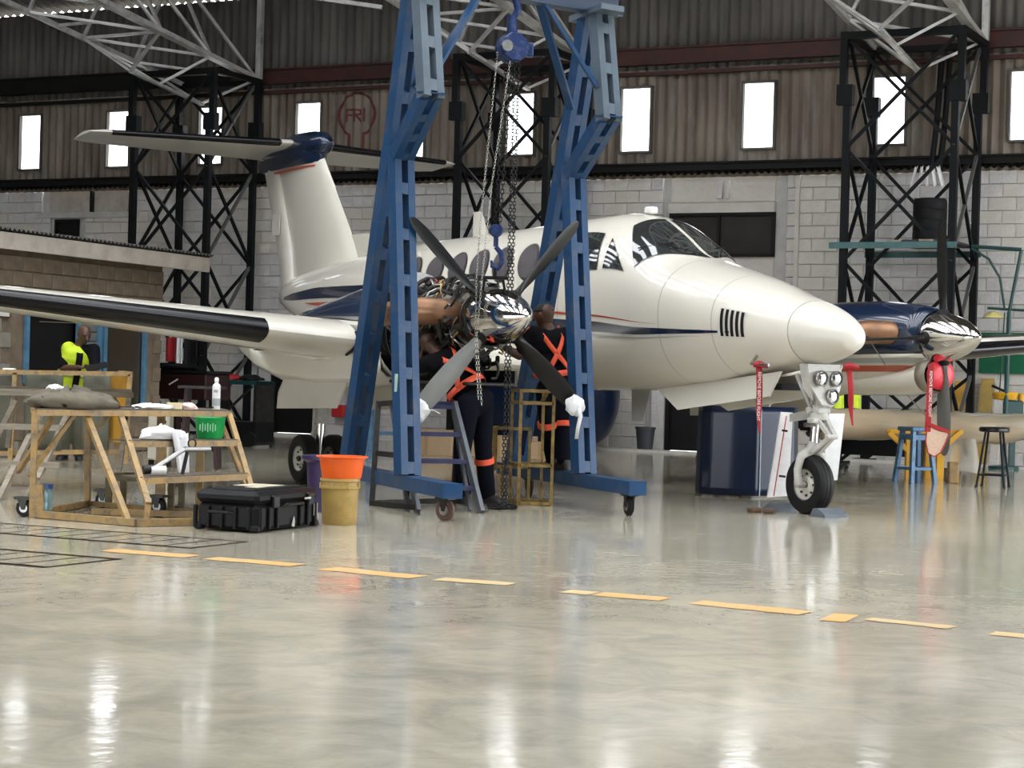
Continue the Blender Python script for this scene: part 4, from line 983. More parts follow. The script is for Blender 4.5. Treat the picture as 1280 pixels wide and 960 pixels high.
for (F, nmz) in ((V(-.5, 15.43, 0), 0), (V(1.02, 16.55, 0), 1)):
    def gp(k, z, F=F): return F + GB * k + V(0, 0, z)
    mb = MB(); mb.bar(gp(-.16, .245), gp(3.05, .245), .15, .115); mb.build('base_beam', M_bluegan, G)
    mb = MB(); mb.bar(gp(-.165, .245), gp(-.175, .245), .16, .12); mb.build('end_plate', M_bluegan, G)
    castor('castor', G, gp(0, 0), .085, .19, (.75, -.5, 0) if nmz == 0 else (.3, -.95, 0), mw=mat('rusty_wheel', (.12, .065, .05), .6, var=.4, scale=20) if nmz == 0 else M_tyre)
    castor('castor', G, gp(2.75 if nmz == 0 else 2.35, 0), .085, .19, (.2, -.95, 0))
    batten(G, gp(1.0, .30), gp(1.46, 3.10), M_bluegan)
    batten(G, gp(2.72, .30), gp(1.62, 3.10), M_bluegan)
    batten(G, gp(1.62, 3.05), gp(1.15, 4.42), M_bluegan, step=.45)
    batten(G, gp(1.44, 3.02), gp(.68, 3.46), M_bluegan, step=.28)
    batten(G, gp(.66, 3.42), gp(.92, 4.42), M_bluegrey, step=.38, first=.1)
    mb = MB(); mb.bar(gp(.60, 3.46), gp(.74, 3.47), .22, .012); mb.build('bracket_plate', M_bluegan, G)
    mb = MB(); mb.box((0, 0, 0), (.26, .75, .05), M=frameM(gp(1.02, 4.42), GC, GB, V(0, 0, 1))); mb.build('head_plate', M_bluegrey, G)
BL = V(-.5, 15.43, 0) + GB * 1.02 + V(0, 0, 4.52); BR = V(1.02, 16.55, 0) + GB * 1.02 + V(0, 0, 4.52)
mb = MB(); a, b = BL - GC * .25, BR + GC * .25
mb.bar(a + V(0, 0, .09), b + V(0, 0, .09), .16, .015); mb.bar(a - V(0, 0, .09), b - V(0, 0, .09), .16, .015); mb.bar(a, b, .014, .18); mb.build('top_beam', mat('gantry_dark_blue', (.02, .05, .10), .4, var=.3), G)
for (F, sg_) in ((V(-.5, 15.43, 0), 1), (V(1.02, 16.55, 0), -1)):
    for k, z, t in ((.75, 3.72, .60), (1.35, 3.6, .62)):
        p = F + GB * k + V(0, 0, z) + GC * (.1 * sg_); q = (BL if sg_ == 1 else BR) + GC * (sg_ * t) + V(0, 0, -.08) + GB * ((k - 1.02) * .12)
        MB().bar(p, q, .07, .03).build('diagonal_brace', M_bluegan if k < 1 or sg_ < 0 else M_bluegrey, G)
mb = MB(); p = V(-.5, 15.43, 0) + GB * 1.11 + V(0, 0, 1.0) - GC * .10; mb.bar(p, p + V(0, 0, .15), .012, .03); mb.build('masking_strip', mat('pale_tape', (.35, .48, .38), .7), G)
# ------------------------------------------------------------------ chain hoist
H = V(-.085, 16.93, 0)
hs = thing('chain_hoist', H, 'blue chain hoist hanging from the gantry beam with its chains', 'hoist')
T0 = lambda x, y, z: V(x, y, z)
mb = MB(); mb.tube([T0(0, 0, 4.46), T0(.03, 0, 4.40), T0(.045, 0, 4.33), T0(.01, 0, 4.27), T0(-.03, 0, 4.25), T0(-.035, 0, 4.29)], [.03, .03, .032, .03, .022, .012], 12); mb.tube([T0(0, 0, 4.28), T0(0, 0, 4.12)], [.035, .05], 12); mb.tube([T0(-.02, 0, 4.46), T0(.0, 0, 4.58)], .02, 8); mb.build('top_hook', M_hoist, hs, smooth=True)
mb = MB(); Mx = Matrix.Translation((0, 0, 4.0)) @ Matrix.Rotation(rad(25), 4, 'Z') @ Matrix.Rotation(math.pi / 2, 4, 'X')
mb.lathe([(.02, -.09), (.12, -.09), (.13, -.07), (.13, -.02), (.11, -.01), (.11, .03), (.13, .04), (.13, .08), (.12, .10), (.02, .10)], 10, M=Mx); hb = mb.build('hoist_body', M_hoist, hs, smooth=True, ang=30)
mb = MB(); mb.box((.155, .02, 3.99), (.07, .10, .12), bev=.01); mb.build('gear_cover', M_hoist, hs)
mb = MB(); mb.lathe([(.0, 0), (.05, 0), (.05, .02), (0, .02)], 14, M=Matrix.Translation((-.04, -.12, 4.0)) @ Matrix.Rotation(rad(25), 4, 'Z') @ Matrix.Rotation(math.pi / 2, 4, 'X')); mb.build('hub_cap', M_steel, hb)
mb = MB(); chainmb(mb, [(-.04, .03, 3.9), (-.10, .06, 2.50)], .05, .005, .028); chainmb(mb, [(.01, .03, 3.9), (-.06, .06, 2.50)], .05, .005, .028); mb.build('load_chain', M_chain, hs, kind='stuff')
mb = MB(); mb.lathe([(.0, -.05), (.05, -.05), (.06, -.02), (.06, .02), (.05, .05), (0, .05)], 12, M=Matrix.Translation((-.09, .06, 2.42)) @ Matrix.Rotation(math.pi / 2, 4, 'X')); mb.tube([(-.09, .06, 2.38), (-.09, .06, 2.28)], .022, 8); mb.tube([(-.09, .06, 2.28), (-.04, .06, 2.22), (-.03, .06, 2.15), (-.07, .06, 2.09), (-.12, .06, 2.11), (-.125, .06, 2.16)], [.022, .024, .026, .024, .018, .01], 10); mb.build('load_hook', M_hoist, hs, smooth=True, ang=40)
mb = MB(); mb.box((-.10, .08, 2.01), (.26, .05, .03), bev=.008); mb.tube([(-.09, .06, 2.10), (-.09, .06, 2.02)], .016, 8); mb.tube([(-.18, .1, 2.0), (-.20, .14, 1.86)], .012, 8); mb.tube([(-.02, .1, 2.0), (.0, .14, 1.90)], .012, 8); mb.build('lifting_bar', M_black, hs)
mb = MB(); chainmb(mb, [(.03, -.02, 3.92), (.028, -.02, 1.6), (.03, -.02, .03)], .038, .005, .024); chainmb(mb, [(.065, .0, 3.92), (.06, .0, 1.6), (.06, -.02, .03)], .038, .005, .024)
rr = random.Random(5); px_ = [(.0 + rr.uniform(-.09, .16), rr.uniform(-.06, .06), .012 + rr.uniform(0, .02)) for _ in range(26)]
chainmb(mb, px_, .05, .005, .028); mb.build('hand_chain', M_chain, hs, kind='stuff')
mb = MB(); chainmb(mb, [(-.12, -.06, 3.95), (-.22, -.02, 2.6), (-.25, 0, 2.0), (-.24, -.15, 1.45), (-.20, -.15, .95)], .032, .0028, .015); chainmb(mb, [(-.0, -.08, 3.95), (-.14, -.05, 2.8), (-.20, -.02, 2.0), (-.23, -.15, 1.5), (-.17, -.15, .90)], .032, .0028, .015); mb.build('bright_chain', M_chainl, hs, kind='stuff')
# white rags tied on the lower blade tips
def rag(name, c, label, seed, tails, r_=.09):
    rr = random.Random(seed); root = thing(name, c, label, 'rag')
    mb = MB(); 
    def fn(a, b):
        th = 2 * math.pi * a; ph = math.pi * (b * .94 + .03); k = 1 + .30 * noise.noise((math.cos(th) * 2 + seed, math.sin(th) * 2, ph * 1.5)) + .1 * noise.noise((th * 3, ph * 4, seed))
        return (r_ * k * math.sin(ph) * math.cos(th), r_ * .45 * k * math.sin(ph) * math.sin(th), r_ * 1.0 * k * math.cos(ph))
    mb.grid(fn, 28, 18); mb.build('wrap', M_whitecloth, root, smooth=True)
    for t in tails:
        mb = MB(); n = len(t)
        vs = []; 
        for i, (x, y, z) in enumerate(t):
            w_ = .018; tw = rr.uniform(-.6, .6); vs += [(x - w_ * math.cos(tw), y - w_ * math.sin(tw), z), (x + w_ * math.cos(tw), y + w_ * math.sin(tw), z)]
        mb.add(vs, [(2 * i, 2 * i + 1, 2 * i + 3, 2 * i + 2) for i in range(n - 1)]); mb.build('tail', M_whitecloth, root, thick=.006, smooth=True)
    return root
# blade tips: compute from the propeller geometry
def btip(ty, ang, r_): a = rad(ang); return PW(1.73, ty + r_ * math.sin(a), 1.672 + r_ * math.cos(a))
t1 = btip(2.61, 137.5, 1.12); t2 = btip(2.61, 137.5 + 90, 1.12)
rag('rag', btip(2.61, 137.5, 1.13), 'white rag knotted round the tip of the lower left propeller blade', 3, [[(.0, -.03, -.05), (.005, -.03, -.16), (.012, -.03, -.28), (.02, -.03, -.40)], [(.05, -.03, .0), (.12, -.03, .01), (.18, -.02, -.02)]], .095)
rag('rag', btip(2.61, 227.5, 1.12) + V(.0, -.10, 0), 'white rag tied round the tip of the lower right propeller blade', 9, [[(.03, -.03, .0), (.05, -.04, -.10), (.03, -.04, -.20), (.02, -.04, -.30)]], .085)
# ------------------------------------------------------------------ people
def ball(mb, c, r_, n=12):
    r_ = r_ if isinstance(r_, (tuple, list)) else (r_,) * 3
    prof = [(math.sin(math.pi * (i + .3) / (n + .6 - .0)), -math.cos(math.pi * (i + .3) / (n + .6))) for i in range(n + 1)]
    mb.lathe(prof, 16, M=(c if isinstance(c, Matrix) else Matrix.Translation(c)) @ Matrix.Diagonal((*r_, 1)))
def limb(mb, pts, rs):
    for p, r_ in zip(pts, rs): ball(mb, p, r_, 8)
    for i in range(len(pts) - 1): mb.tube([pts[i], pts[i + 1]], [rs[i], rs[i + 1]], 14)
def remesh(o, vox, it=6):
    m = o.modifiers.new('remesh', 'REMESH'); m.mode = 'VOXEL'; m.voxel_size = vox; m.use_smooth_shade = True
    s = o.modifiers.new('smooth', 'SMOOTH'); s.factor = .5; s.iterations = it
def hand(mb, wr, d, palm, curl=.6):
    # wr wrist, d hand direction, palm normal
    d = d.normalized(); palm = (palm - d * palm.dot(d)).normalized(); s_ = d.cross(palm)
    for t, r_ in ((.02, .030), (.05, .034), (.075, .034)):
        ball(mb, frameM(wr + d * t, d, s_, palm), (.03, r_ * 1.15, .016), 8)
    for k, (o_, L) in enumerate(((-.033, .065), (-.011, .078), (.011, .074), (.033, .058))):
        p = wr + d * .085 + s_ * o_; a = 0; pts = [p]
        for j, f_ in enumerate((.45, .32, .25)):
            a += curl * (.5 + .35 * j); p = p + (d * math.cos(a) + palm * math.sin(a)) * (L * f_); pts.append(p)
        limb(mb, pts, [.0098, .0092, .0085, .0078])
    p = wr + d * .03 - s_ * .036; limb(mb, [p, p + (d * .6 - s_ * .7).normalized() * .03, p + (d * .9 - s_ * .3 + palm * .4).normalized() * .03 + (d * .6 - s_ * .7).normalized() * .03], [.014, .012, .010])
def person(label, J, fwd, hfwd, name='person', shirt=M_cloth, trousers=M_denim, sleeve=.75, group=None, hair=True):
    root = thing(name, (J['an'][0].x, J['an'][0].y, 0), label, 'person'); root_l = root.location.copy()
    for k in J:
        if k in ('hd', 'pl', 'toe'): continue
        J[k] = [p - root_l for p in J[k]] if isinstance(J[k], list) else J[k] - root_l
    P, Ch, Nk, Hd = J['pelvis'], J['chest'], J['neck'], J['head']; up = (Ch - P).normalized()
    fwd = (Vector(fwd) - up * Vector(fwd).dot(up)).normalized(); rt = fwd.cross(up)
    hf = Vector(hfwd).normalized(); hup = ((Hd - Nk).normalized() + V(0, 0, .6)); hup = (hup - hf * hup.dot(hf)).normalized(); hr = hf.cross(hup)
    def tors(mb, g=0, top=1.0):
        for t, rx, ry in ((0, .165, .12), (.3, .15, .105), (.6, .16, .11), (.85, .175, .115), (1.0, .17, .11)):
            if t <= top: ball(mb, frameM(lerp(P, Ch, t), rt, fwd, up), (rx + g, ry + g, .11), 10)
        for s_ in J['sh']: limb(mb, [lerp(Ch, s_, .3), s_], [.085 + g, .062 + g])
    mb = MB(); tors(mb)
    limb(mb, [Ch + up * .04, Nk, lerp(Nk, Hd, .6)], [.075, .058, .055])
    HM = frameM(Hd, hr, hf, hup)
    ball(mb, HM, (.074, .096, .108), 14); ball(mb, HM @ Matrix.Translation((0, .022, -.065)), (.052, .062, .052), 10); ball(mb, HM @ Matrix.Translation((0, -.03, .02)), (.077, .078, .085), 10)
    limb(mb, [HM @ V(0, .088, .012), HM @ V(0, .112, -.022)], [.011, .017]); ball(mb, HM @ Matrix.Translation((0, .082, -.058)), (.026, .014, .010), 6)
    for q in (-1, 1): ball(mb, HM @ Matrix.Translation((q * .076, -.005, -.005)), (.010, .02, .032), 6); ball(mb, HM @ Matrix.Translation((q * .03, .078, .028)), (.022, .014, .008), 6)
    for i in range(2):
        sh, el, wr = J['sh'][i], J['el'][i], J['wr'][i]; limb(mb, [sh, lerp(sh, el, .5), el], [.058, .052, .043]); limb(mb, [el, lerp(el, wr, .3), wr], [.043, .044, .028])
        hand(mb, wr, J['hd'][i], J['pl'][i], .5)
        hp, kn, an = J['hip'][i], J['kn'][i], J['an'][i]; limb(mb, [hp, lerp(hp, kn, .5), kn], [.088, .078, .058]); limb(mb, [kn, lerp(kn, an, .35), an], [.058, .058, .038])
    body = mb.build('body', M_skin, root, smooth=True); remesh(body, .0075, 3)
    # hair cap, eyes
    mb = MB(); 
    def hc(a, b):
        th = 2 * math.pi * a; ph = rad(2 + 62 * b) * (1.15 - .15 * math.sin(th)); return HM @ (V(.0765 * math.sin(ph) * math.cos(th), -.006 + .0985 * math.sin(ph) * math.sin(th), .010 + .100 * math.cos(ph)))
    if hair: mb.grid(hc, 24, 10); mb.build('hair', M_hair, root, smooth=True, thick=.008)
    mb = MB()
    for q in (-1, 1): ball(mb, HM @ Matrix.Translation((q * .03, .083, .008)), (.013, .008, .007), 6)
    mb.build('eyes', M_black, body, smooth=True)
    mb = MB(); tors(mb, .014)
    for i in range(2):
        sh, el = J['sh'][i], J['el'][i]; limb(mb, [sh, lerp(sh, el, .4), lerp(sh, el, sleeve)], [.076, .072, .064])
    limb(mb, [P - up * .03, P], [.12, .13]); sh_ = mb.build('shirt', shirt, root, smooth=True); remesh(sh_, .013, 5)
    mb = MB(); ball(mb, frameM(P - up * .04, rt, fwd, up), (.172, .135, .12), 10)
    for i in range(2):
        hp, kn, an = J['hip'][i], J['kn'][i], J['an'][i]; limb(mb, [hp, lerp(hp, kn, .5), kn], [.105, .095, .08]); limb(mb, [kn, lerp(kn, an, .5), an + V(0, 0, .02)], [.08, .078, .072])
    tr = mb.build('trousers', trousers, root, smooth=True); remesh(tr, .014, 5)
    for i in range(2):
        an = J['an'][i]; f2 = V(*J['toe'][i]).normalized(); s2 = f2.cross(V(0, 0, 1)); b_ = an.z - .075
        mb = MB(); rg = []
        for (x, w_, h) in ((-.09, .025, .05), (-.08, .038, .09), (.0, .042, .10), (.06, .046, .075), (.13, .048, .055), (.165, .036, .04), (.18, .015, .03)):
            c_ = V(an.x, an.y, b_) + f2 * x; rg.append([c_ + s2 * (w_ * q) + V(0, 0, h * z) for q, z in ((-1, 0), (1, 0), (1, .6), (.6, 1), (-.6, 1), (-1, .6))])
        mb.loft(rg); mb.build('boot', M_shoe, root, smooth=True, ang=50)
    def tp(a, h, g=.03):
        # point on torso: a degrees from front toward the right, h 0..1 along pelvis-chest
        c = lerp(P, Ch, h); w_ = .165 + .015 * max(0, h - .5); d_ = .115; a = rad(a)
        if h > .95: w_ *= .95
        return c + rt * ((w_ + g) * math.sin(a)) + fwd * ((d_ + g) * math.cos(a))
    return root, tp, (P, Ch, rt, fwd, up)
def ribbon(name, parent, pts, w_, m, nrm_c, thick=.006):
    pts = [Vector(p) for p in pts]; vs = []
    for i, p in enumerate(pts):
        d = (pts[min(i + 1, len(pts) - 1)] - pts[max(i - 1, 0)]).normalized(); n = (p - nrm_c(p)).normalized(); s_ = d.cross(n).normalized(); vs += [p + s_ * w_ / 2, p - s_ * w_ / 2]
    return MB().add(vs, [(2 * i, 2 * i + 1, 2 * i + 3, 2 * i + 2) for i in range(len(pts) - 1)]).build(name, m, parent, smooth=True, thick=thick)
def harness(root, tp, fr, m=M_hiviz, w_=.045):
    P, Ch, rt, fwd, up = fr
    def ax(p): t = (p - P).dot(up); return P + up * t
    ribbon('harness_belt', root, [tp(a, .28) for a in range(0, 361, 15)], .055, m, ax)
    for q in (1, -1):
        ribbon('harness_strap', root, [tp(180 - q * (38 - 38 * t), .28 + .42 * t, .032) for t in [i / 8 for i in range(9)]], w_, m, ax)
        ribbon('harness_strap', root, [tp(180 - q * 30 * t, .70 + .36 * t, .032 - .02 * t) for t in [i / 8 for i in range(9)]] + [lerp(P, Ch, 1.2) + rt * (q * .10) + fwd * .0 + up * .02] + [tp(q * 30, 1.0), tp(q * 34, .6), tp(q * 36, .28)], w_, m, ax)
def legband(root, a, b, t, r_, m=M_hiviz):
    p = lerp(a, b, t); d = (b - a).normalized(); MB().tube([p - d * .025, p + d * .025], r_, 16).build('reflective_band', m, root, smooth=True)
# mechanic under the near engine
JA = dict(pelvis=V(-.33, 17.22, .95), chest=V(-.60, 17.34, 1.27), neck=V(-.70, 17.42, 1.37), head=V(-.77, 17.52, 1.46), sh=[V(-.47, 17.50, 1.33), V(-.72, 17.20, 1.26)],
    el=[V(-.37, 17.62, 1.22), V(-.86, 17.36, 1.20)], wr=[V(-.44, 17.66, 1.43), V(-.82, 17.58, 1.32)], hd=[V(-.25, .1, .8), V(.1, .7, .5)], pl=[V(-1, 0, 0), V(1, 0, 0)],
    hip=[V(-.26, 17.30, .90), V(-.38, 17.12, .90)], kn=[V(-.24, 17.34, .50), V(-.42, 17.12, .50)], an=[V(-.19, 17.42, .09), V(-.40, 17.25, .09)], toe=[(.6, -.4, 0), (-.3, .5, 0)])
pa, tpa, fra = person('mechanic in orange harness bending under the bare engine beside the step ladder', JA, (-.35, .9, -.3), (-.3, .8, .35))
harness(pa, tpa, fra); legband(pa, JA['kn'][0], JA['an'][0], .25, .088)
# mechanic standing on the gantry beam behind the propeller
JB = dict(pelvis=V(.40, 18.08, 1.08), chest=V(.34, 18.05, 1.50), neck=V(.31, 18.05, 1.62), head=V(.275, 18.05, 1.73), sh=[V(.51, 18.08, 1.56), V(.17, 18.02, 1.56)],
    el=[V(.60, 18.30, 1.32), V(.06, 18.02, 1.35)], wr=[V(.45, 18.48, 1.28), V(-.10, 18.0, 1.43)], hd=[V(-.8, .4, 0), V(-.9, -.1, .1)], pl=[V(0, 0, 1), V(0, .2, -1)],
    hip=[V(.48, 18.10, 1.02), V(.32, 18.06, 1.02)], kn=[V(.50, 18.08, .68), V(.35, 18.10, .68)], an=[V(.50, 18.02, .385), V(.40, 18.22, .385)], toe=[(-.35, .9, 0), (-.35, .9, 0)])
pb, tpb, frb = person('mechanic in orange harness standing behind the propeller with his back to us', JB, (-.35, .93, 0), (-.85, .45, -.2))
harness(pb, tpb, frb); legband(pb, JB['kn'][1], JB['an'][1], -.15, .098); legband(pb, JB['kn'][0], JB['an'][0], -.15, .098)
# seated clerk in lime vest
CX, CY = -5.13, 23.2
JC = dict(pelvis=V(CX - .08, CY, .92), chest=V(CX - .02, CY - .06, 1.28), neck=V(CX + .0, CY - .08, 1.40), head=V(CX + .06, CY - .12, 1.51), sh=[V(CX - .20, CY - .02, 1.33), V(CX + .17, CY - .08, 1.33)],
    el=[V(CX - .16, CY - .18, 1.10), V(CX + .22, CY - .22, 1.10)], wr=[V(CX + .05, CY - .32, 1.12), V(CX + .20, CY - .40, 1.12)], hd=[V(.9, -.1, 0), V(.1, -.5, 0)], pl=[V(0, 0, -1), V(-.6, 0, -1)],
    hip=[V(CX - .18, CY, .86), V(CX - .0, CY, .86)], kn=[V(CX - .18, CY - .05, .47), V(CX + .0, CY - .03, .47)], an=[V(CX - .18, CY, .09), V(CX + .0, CY + .02, .09)], toe=[(-.1, -1, 0), (.3, -1, 0)])
pc, tpc, frc = person('man in lime vest leaning over a tablet behind the yellow rail', JC, (.35, -.93, 0), (.55, -.75, -.42), trousers=M_olive, sleeve=.85, hair=False)
P_, Ch_, rt_, fw_, up_ = frc
mb = MB(); g = .032
for t, rx, ry in ((-.05, .165, .12), (.15, .16, .115), (.3, .155, .108), (.6, .165, .11), (.85, .175, .115), (1.0, .17, .11)): ball(mb, frameM(lerp(P_, Ch_, t), rt_, fw_, up_), (rx + g, ry + g, .11), 10)
for q in (-1, 1): limb(mb, [lerp(P_, Ch_, .95) + rt_ * (q * .07), lerp(P_, Ch_, 1.12) + rt_ * (q * .12)], [.12, .088])
vs_ = mb.build('vest', M_lime, pc, smooth=True); remesh(vs_, .013, 4)
ribbon('shirt_front', pc, [tpc(0, 1.14, -.01), tpc(0, 1.0, .045), tpc(0, .7, .05), tpc(0, .4, .05), tpc(0, .1, .05), tpc(0, -.05, .05)], .075, M_cloth, lambda p: lerp(P_, Ch_, .5), thick=.012)
for q in (-1, 1): ribbon('reflective_band', pc, [tpc(q * (14 + 12 * i), .35, .038) for i in range(14)], .035, mat('pale_band', (.72, .80, .45), .5), lambda p: lerp(P_, Ch_, .35))
tb = MB().box((0, 0, 0), (.26, .18, .012), bev=.004).build('tablet', M_black); tb.location = (CX + .30, CY - .52, 1.135); tb.rotation_euler = (rad(20), rad(-12), rad(20)); tag(tb, 'dark tablet held by the man in the lime vest', 'tablet')
# ------------------------------------------------------------------ steps, stands, stools
def GP(x, y, z=0): return V(x, y, z)
# step ladder
L = thing('step_ladder', (-.5, 16.6, 0), 'blue grey step ladder under the bare engine, four treads', 'step ladder'); o0 = V(-.5, 16.6, 0)
c = lambda x, y, z: V(x, y, z) - o0
fl, fr = V(-.755, 16.28, .0), V(-.225, 16.36, 0); tl, tr = V(-1.0, 16.95, .90), V(-.50, 17.05, .90)
for a, b in ((fl, tl), (fr, tr)): MB().bar(a - o0, b - o0, .035, .09).build('stringer', M_alustep, L)
for a, b in ((fl + V(-.09, .18, 0), tl + V(-.05, .10, 0)), (fr + V(-.10, .18, 0), tr + V(-.02, .12, 0))): MB().bar(a - o0, b - o0, .025, .05).build('brace', M_alustep, L)
for k, t in enumerate((.22, .46, .71, .97)):
    a, b = lerp(fl, tl, t), lerp(fr, tr, t); MB().bar(a + V(0, .06, 0) - o0, b + V(0, .06, 0) - o0, .16, .035).build('tread', M_purpstep, L)
MB().bar(tl + V(.0, .25, .0) - o0, tr + V(.0, .25, .0) - o0, .42, .03).build('platform', M_purpstep, L)
for a, b in ((V(-1.19, 16.98, 0), V(-1.17, 17.2, .90)), (V(-.92, 17.55, 0), V(-.85, 17.35, .90)), (V(-.50, 17.7, 0), V(-.48, 17.40, .9)), (V(-1.19, 16.98, .02), V(-.76, 16.30, .04)), (V(-1.19, 16.98, .02), V(-.50, 17.7, .02)), (V(-1.17, 17.2, .88), tl), (V(-1.17, 17.1, .45), V(-.88, 16.65, .45))): MB().bar(a - o0, b - o0, .045).build('rear_post', M_dark, L)
# gold tube stand
def tube_stand(name, label, segs, w_, m, loc, cat='stand'):
    T = thing(name, loc, label, cat); lo = Vector(loc)
    for nm, a, b in segs: MB().bar(Vector(a) - lo, Vector(b) - lo, w_).build(nm, m, T)
    return T
x0, x1, x2 = .035, .10, .385; ya, yb = 17.62, 18.02
def XY(px, Y): return (px - 640) / 2440 * Y
Yf, Yb = 17.55, 17.95
a0, a1 = XY(652, Yf), XY(693, Yf); b0, b1 = XY(641, Yb), XY(680, Yb)
segs = []
for x, y in ((a0, Yf), (a1, Yf), (b0, Yb), (b1, Yb)): segs.append(('leg', (x, y, 0), (x, y, 1.03)))
for z in (1.03, .92, .36, .02): segs += [('rail', (a0, Yf, z), (a1, Yf, z)), ('rail', (b0, Yb, z), (b1, Yb, z)), ('rail', (a0, Yf, z), (b0, Yb, z)), ('rail', (a1, Yf, z), (b1, Yb, z))]
segs += [('brace', (a1 - .06, Yf, 1.03), (b1 - .02, Yf + .2, .92))]
c0 = XY(619, Yb)
for x in (c0, XY(664, Yb)): segs.append(('leg', (x, Yb - .15, 0 if x != c0 else .30), (x, Yb - .15, .68)))
segs += [('rail', (c0, Yb - .15, .68), (a0 + .1, Yb - .15, .68)), ('rail', (c0, Yb - .15, .33), (a0 + .1, Yb - .15, .33)), ('leg', (c0 + .02, Yb + .15, .30), (c0 + .02, Yb + .15, .68)), ('rail', (c0, Yb - .15, .68), (c0 + .02, Yb + .15, .68)), ('rail', (c0, Yb - .15, .30), (c0 + .02, Yb + .15, .30)), ('leg', (XY(630, Yb), Yb - .15, 0), (XY(630, Yb), Yb - .15, .33)), ('rail', (c0 + .02, Yb + .15, .68), (b0, Yb, .68))]
tube_stand('tube_stand', 'narrow gold painted tube stand behind the hanging black chain', segs, .028, M_gold, (a0, Yf, 0))
# long worn yellow step platform in front
def P3(*p): return Vector(p)
A = V(-3.56, 14.60, .785); B = V(-3.05, 15.22, .785); D = V(-2.30, 15.92, .785); e = V(.75, .80, 0)
F1 = V(-2.615, 14.09, 0); K1 = V(-2.60, 14.09, .157); wv = D - B
bk = V(-.95, 1.05, 0)
S = thing('work_platform', (-3.0, 14.8, 0), 'worn yellow steel work platform with two long steps, cluttered with tools', 'work platform'); so = V(-3.0, 14.8, 0)
def sb(nm, a, b, w_=.038, h=None, m=M_yellow): return MB().bar(Vector(a) - so, Vector(b) - so, w_, h).build(nm, m, S)
A2, D2 = A + V(-.28, 1.1, 0), D + V(-.20, .75, 0)
sb('top_rail', A, D, .05, .045); sb('top_rail', A, A2, .05, .045); sb('top_rail', D, D2, .04); sb('top_rail', A2, D2, .045)
mb = MB(); mb.plate([A - so + V(0, 0, .024), D - so + V(0, 0, .024), D2 - so + V(0, 0, .024), A2 - so + V(0, 0, .024)], .008, (0, 0, 1)); mb.build('deck', mat('dirty_deck', (.14, .11, .08), .6, var=.5, scale=6), S)
sb('leg', (A.x, A.y, 0), A, .042); 
K1b = K1 + V(-.12, .10, 0); Bb = B + V(-.22, -.22, 0)
sb('stringer', B, K1, .042); sb('leg', K1, F1, .042); sb('stringer', Bb, F1 + V(-.12, .02, 0), .042)
Rf = V(-1.90, 15.00, .0); sb('stringer', D, lerp(D, Rf, 1.0), .04); sb('stringer', D + V(-.12, .15, 0), Rf + V(-.05, .25, 0), .035)
for (t, nm) in ((.36, 'step'), (.76, 'step')):
    a_ = lerp(B, K1, t); b_ = lerp(D, Rf, t * .80 if t > .5 else t * .82); a_.z = b_.z = (a_.z + b_.z) / 2 if False else a_.z
    b_.z = a_.z
    q = V(-.20, .16, 0)
    st_ = sb('step_rail', a_, b_, .04, .045); mb = MB(); mb.plate([a_ - so + V(-.0, .0, .022), b_ - so + V(0, 0, .022), b_ + q - so + V(0, 0, .022), a_ + q - so + V(0, 0, .022)], .01, (0, 0, 1)); mb.build('step_deck', MATS['dirty_deck'], st_)
    if nm and t < .5: STEP1 = (a_.copy(), b_.copy())
    else: STEP2 = (a_.copy(), b_.copy())
bl = V(-3.42, 15.85, 0); sb('leg', bl, bl + V(-.02, .0, .785), .045); sb('brace', bl + V(0, 0, .55), bl + V(.16, .0, .76), .03)
sb('brace', A + V(.12, .15, 0), V(-3.85, 15.3, .0) + V(0, 0, .30), .035); sb('brace', (-3.33, 14.9, .77), (-3.62, 14.7, .30), .03)
sb('base_rail', (A.x, A.y, .03), (-2.67, 14.02, .03), .05, .05); sb('base_rail', (-2.67, 14.02, .03), (-2.22, 14.28, .03), .05, .05); sb('base_rail', (A.x, A.y + .02, .03), bl + V(0, 0, .03), .045)
sb('base_rail', bl + V(0, 0, .03), (-2.75, 15.35, .03), .04); sb('base_rail', (-3.2, 15.0, .03), (-2.2, 14.95, .03), .045); sb('base_rail', (-2.75, 15.35, .03), (-2.0, 14.9, .03), .04)
sb('gusset', (A.x + .05, A.y, .03), (A.x + .02, A.y, .24), .04, .10)
sb('leg', (-2.92, 16.3, 0), (-2.92, 16.3, .75), .06); sb('leg', (-2.60, 16.4, 0), (-2.60, 16.4, .75), .06); sb('leg', (-2.78, 15.6, .0), (-2.78, 15.6, .62), .06)
castor('castor', S, (A.x - .07 - so.x, A.y + .05 - so.y), .065, .15, (.9, -.2, 0)); castor('castor', S, (bl.x + .13 - so.x, bl.y - so.y), .065, .15, (.9, -.2, 0)); castor('castor', S, (-2.72 - so.x, 15.15 - so.y), .07, .16, (.9, -.3, 0))
# small low step behind it
T2 = tube_stand('low_step', 'low dark yellow step standing inside the work platform', [('leg', (-3.23, 15.75, 0), (-3.23, 15.75, .25)), ('rail', (-3.23, 15.75, .25), (-2.72, 15.72, .25)), ('leg', (-2.72, 15.72, 0), (-2.72, 15.72, .25)), ('rail', (-3.18, 16.1, .25), (-2.70, 16.1, .25)), ('leg', (-3.18, 16.1, 0), (-3.18, 16.1, .25)), ('leg', (-2.7, 16.1, 0), (-2.7, 16.1, .25)), ('rail', (-3.23, 15.75, .25), (-3.18, 16.1, .25)), ('rail', (-2.72, 15.72, .25), (-2.7, 16.1, .25))], .05, mat('olive_metal', (.15, .12, .06), .6, var=.4, scale=14), (-3.0, 15.9, 0), 'step')
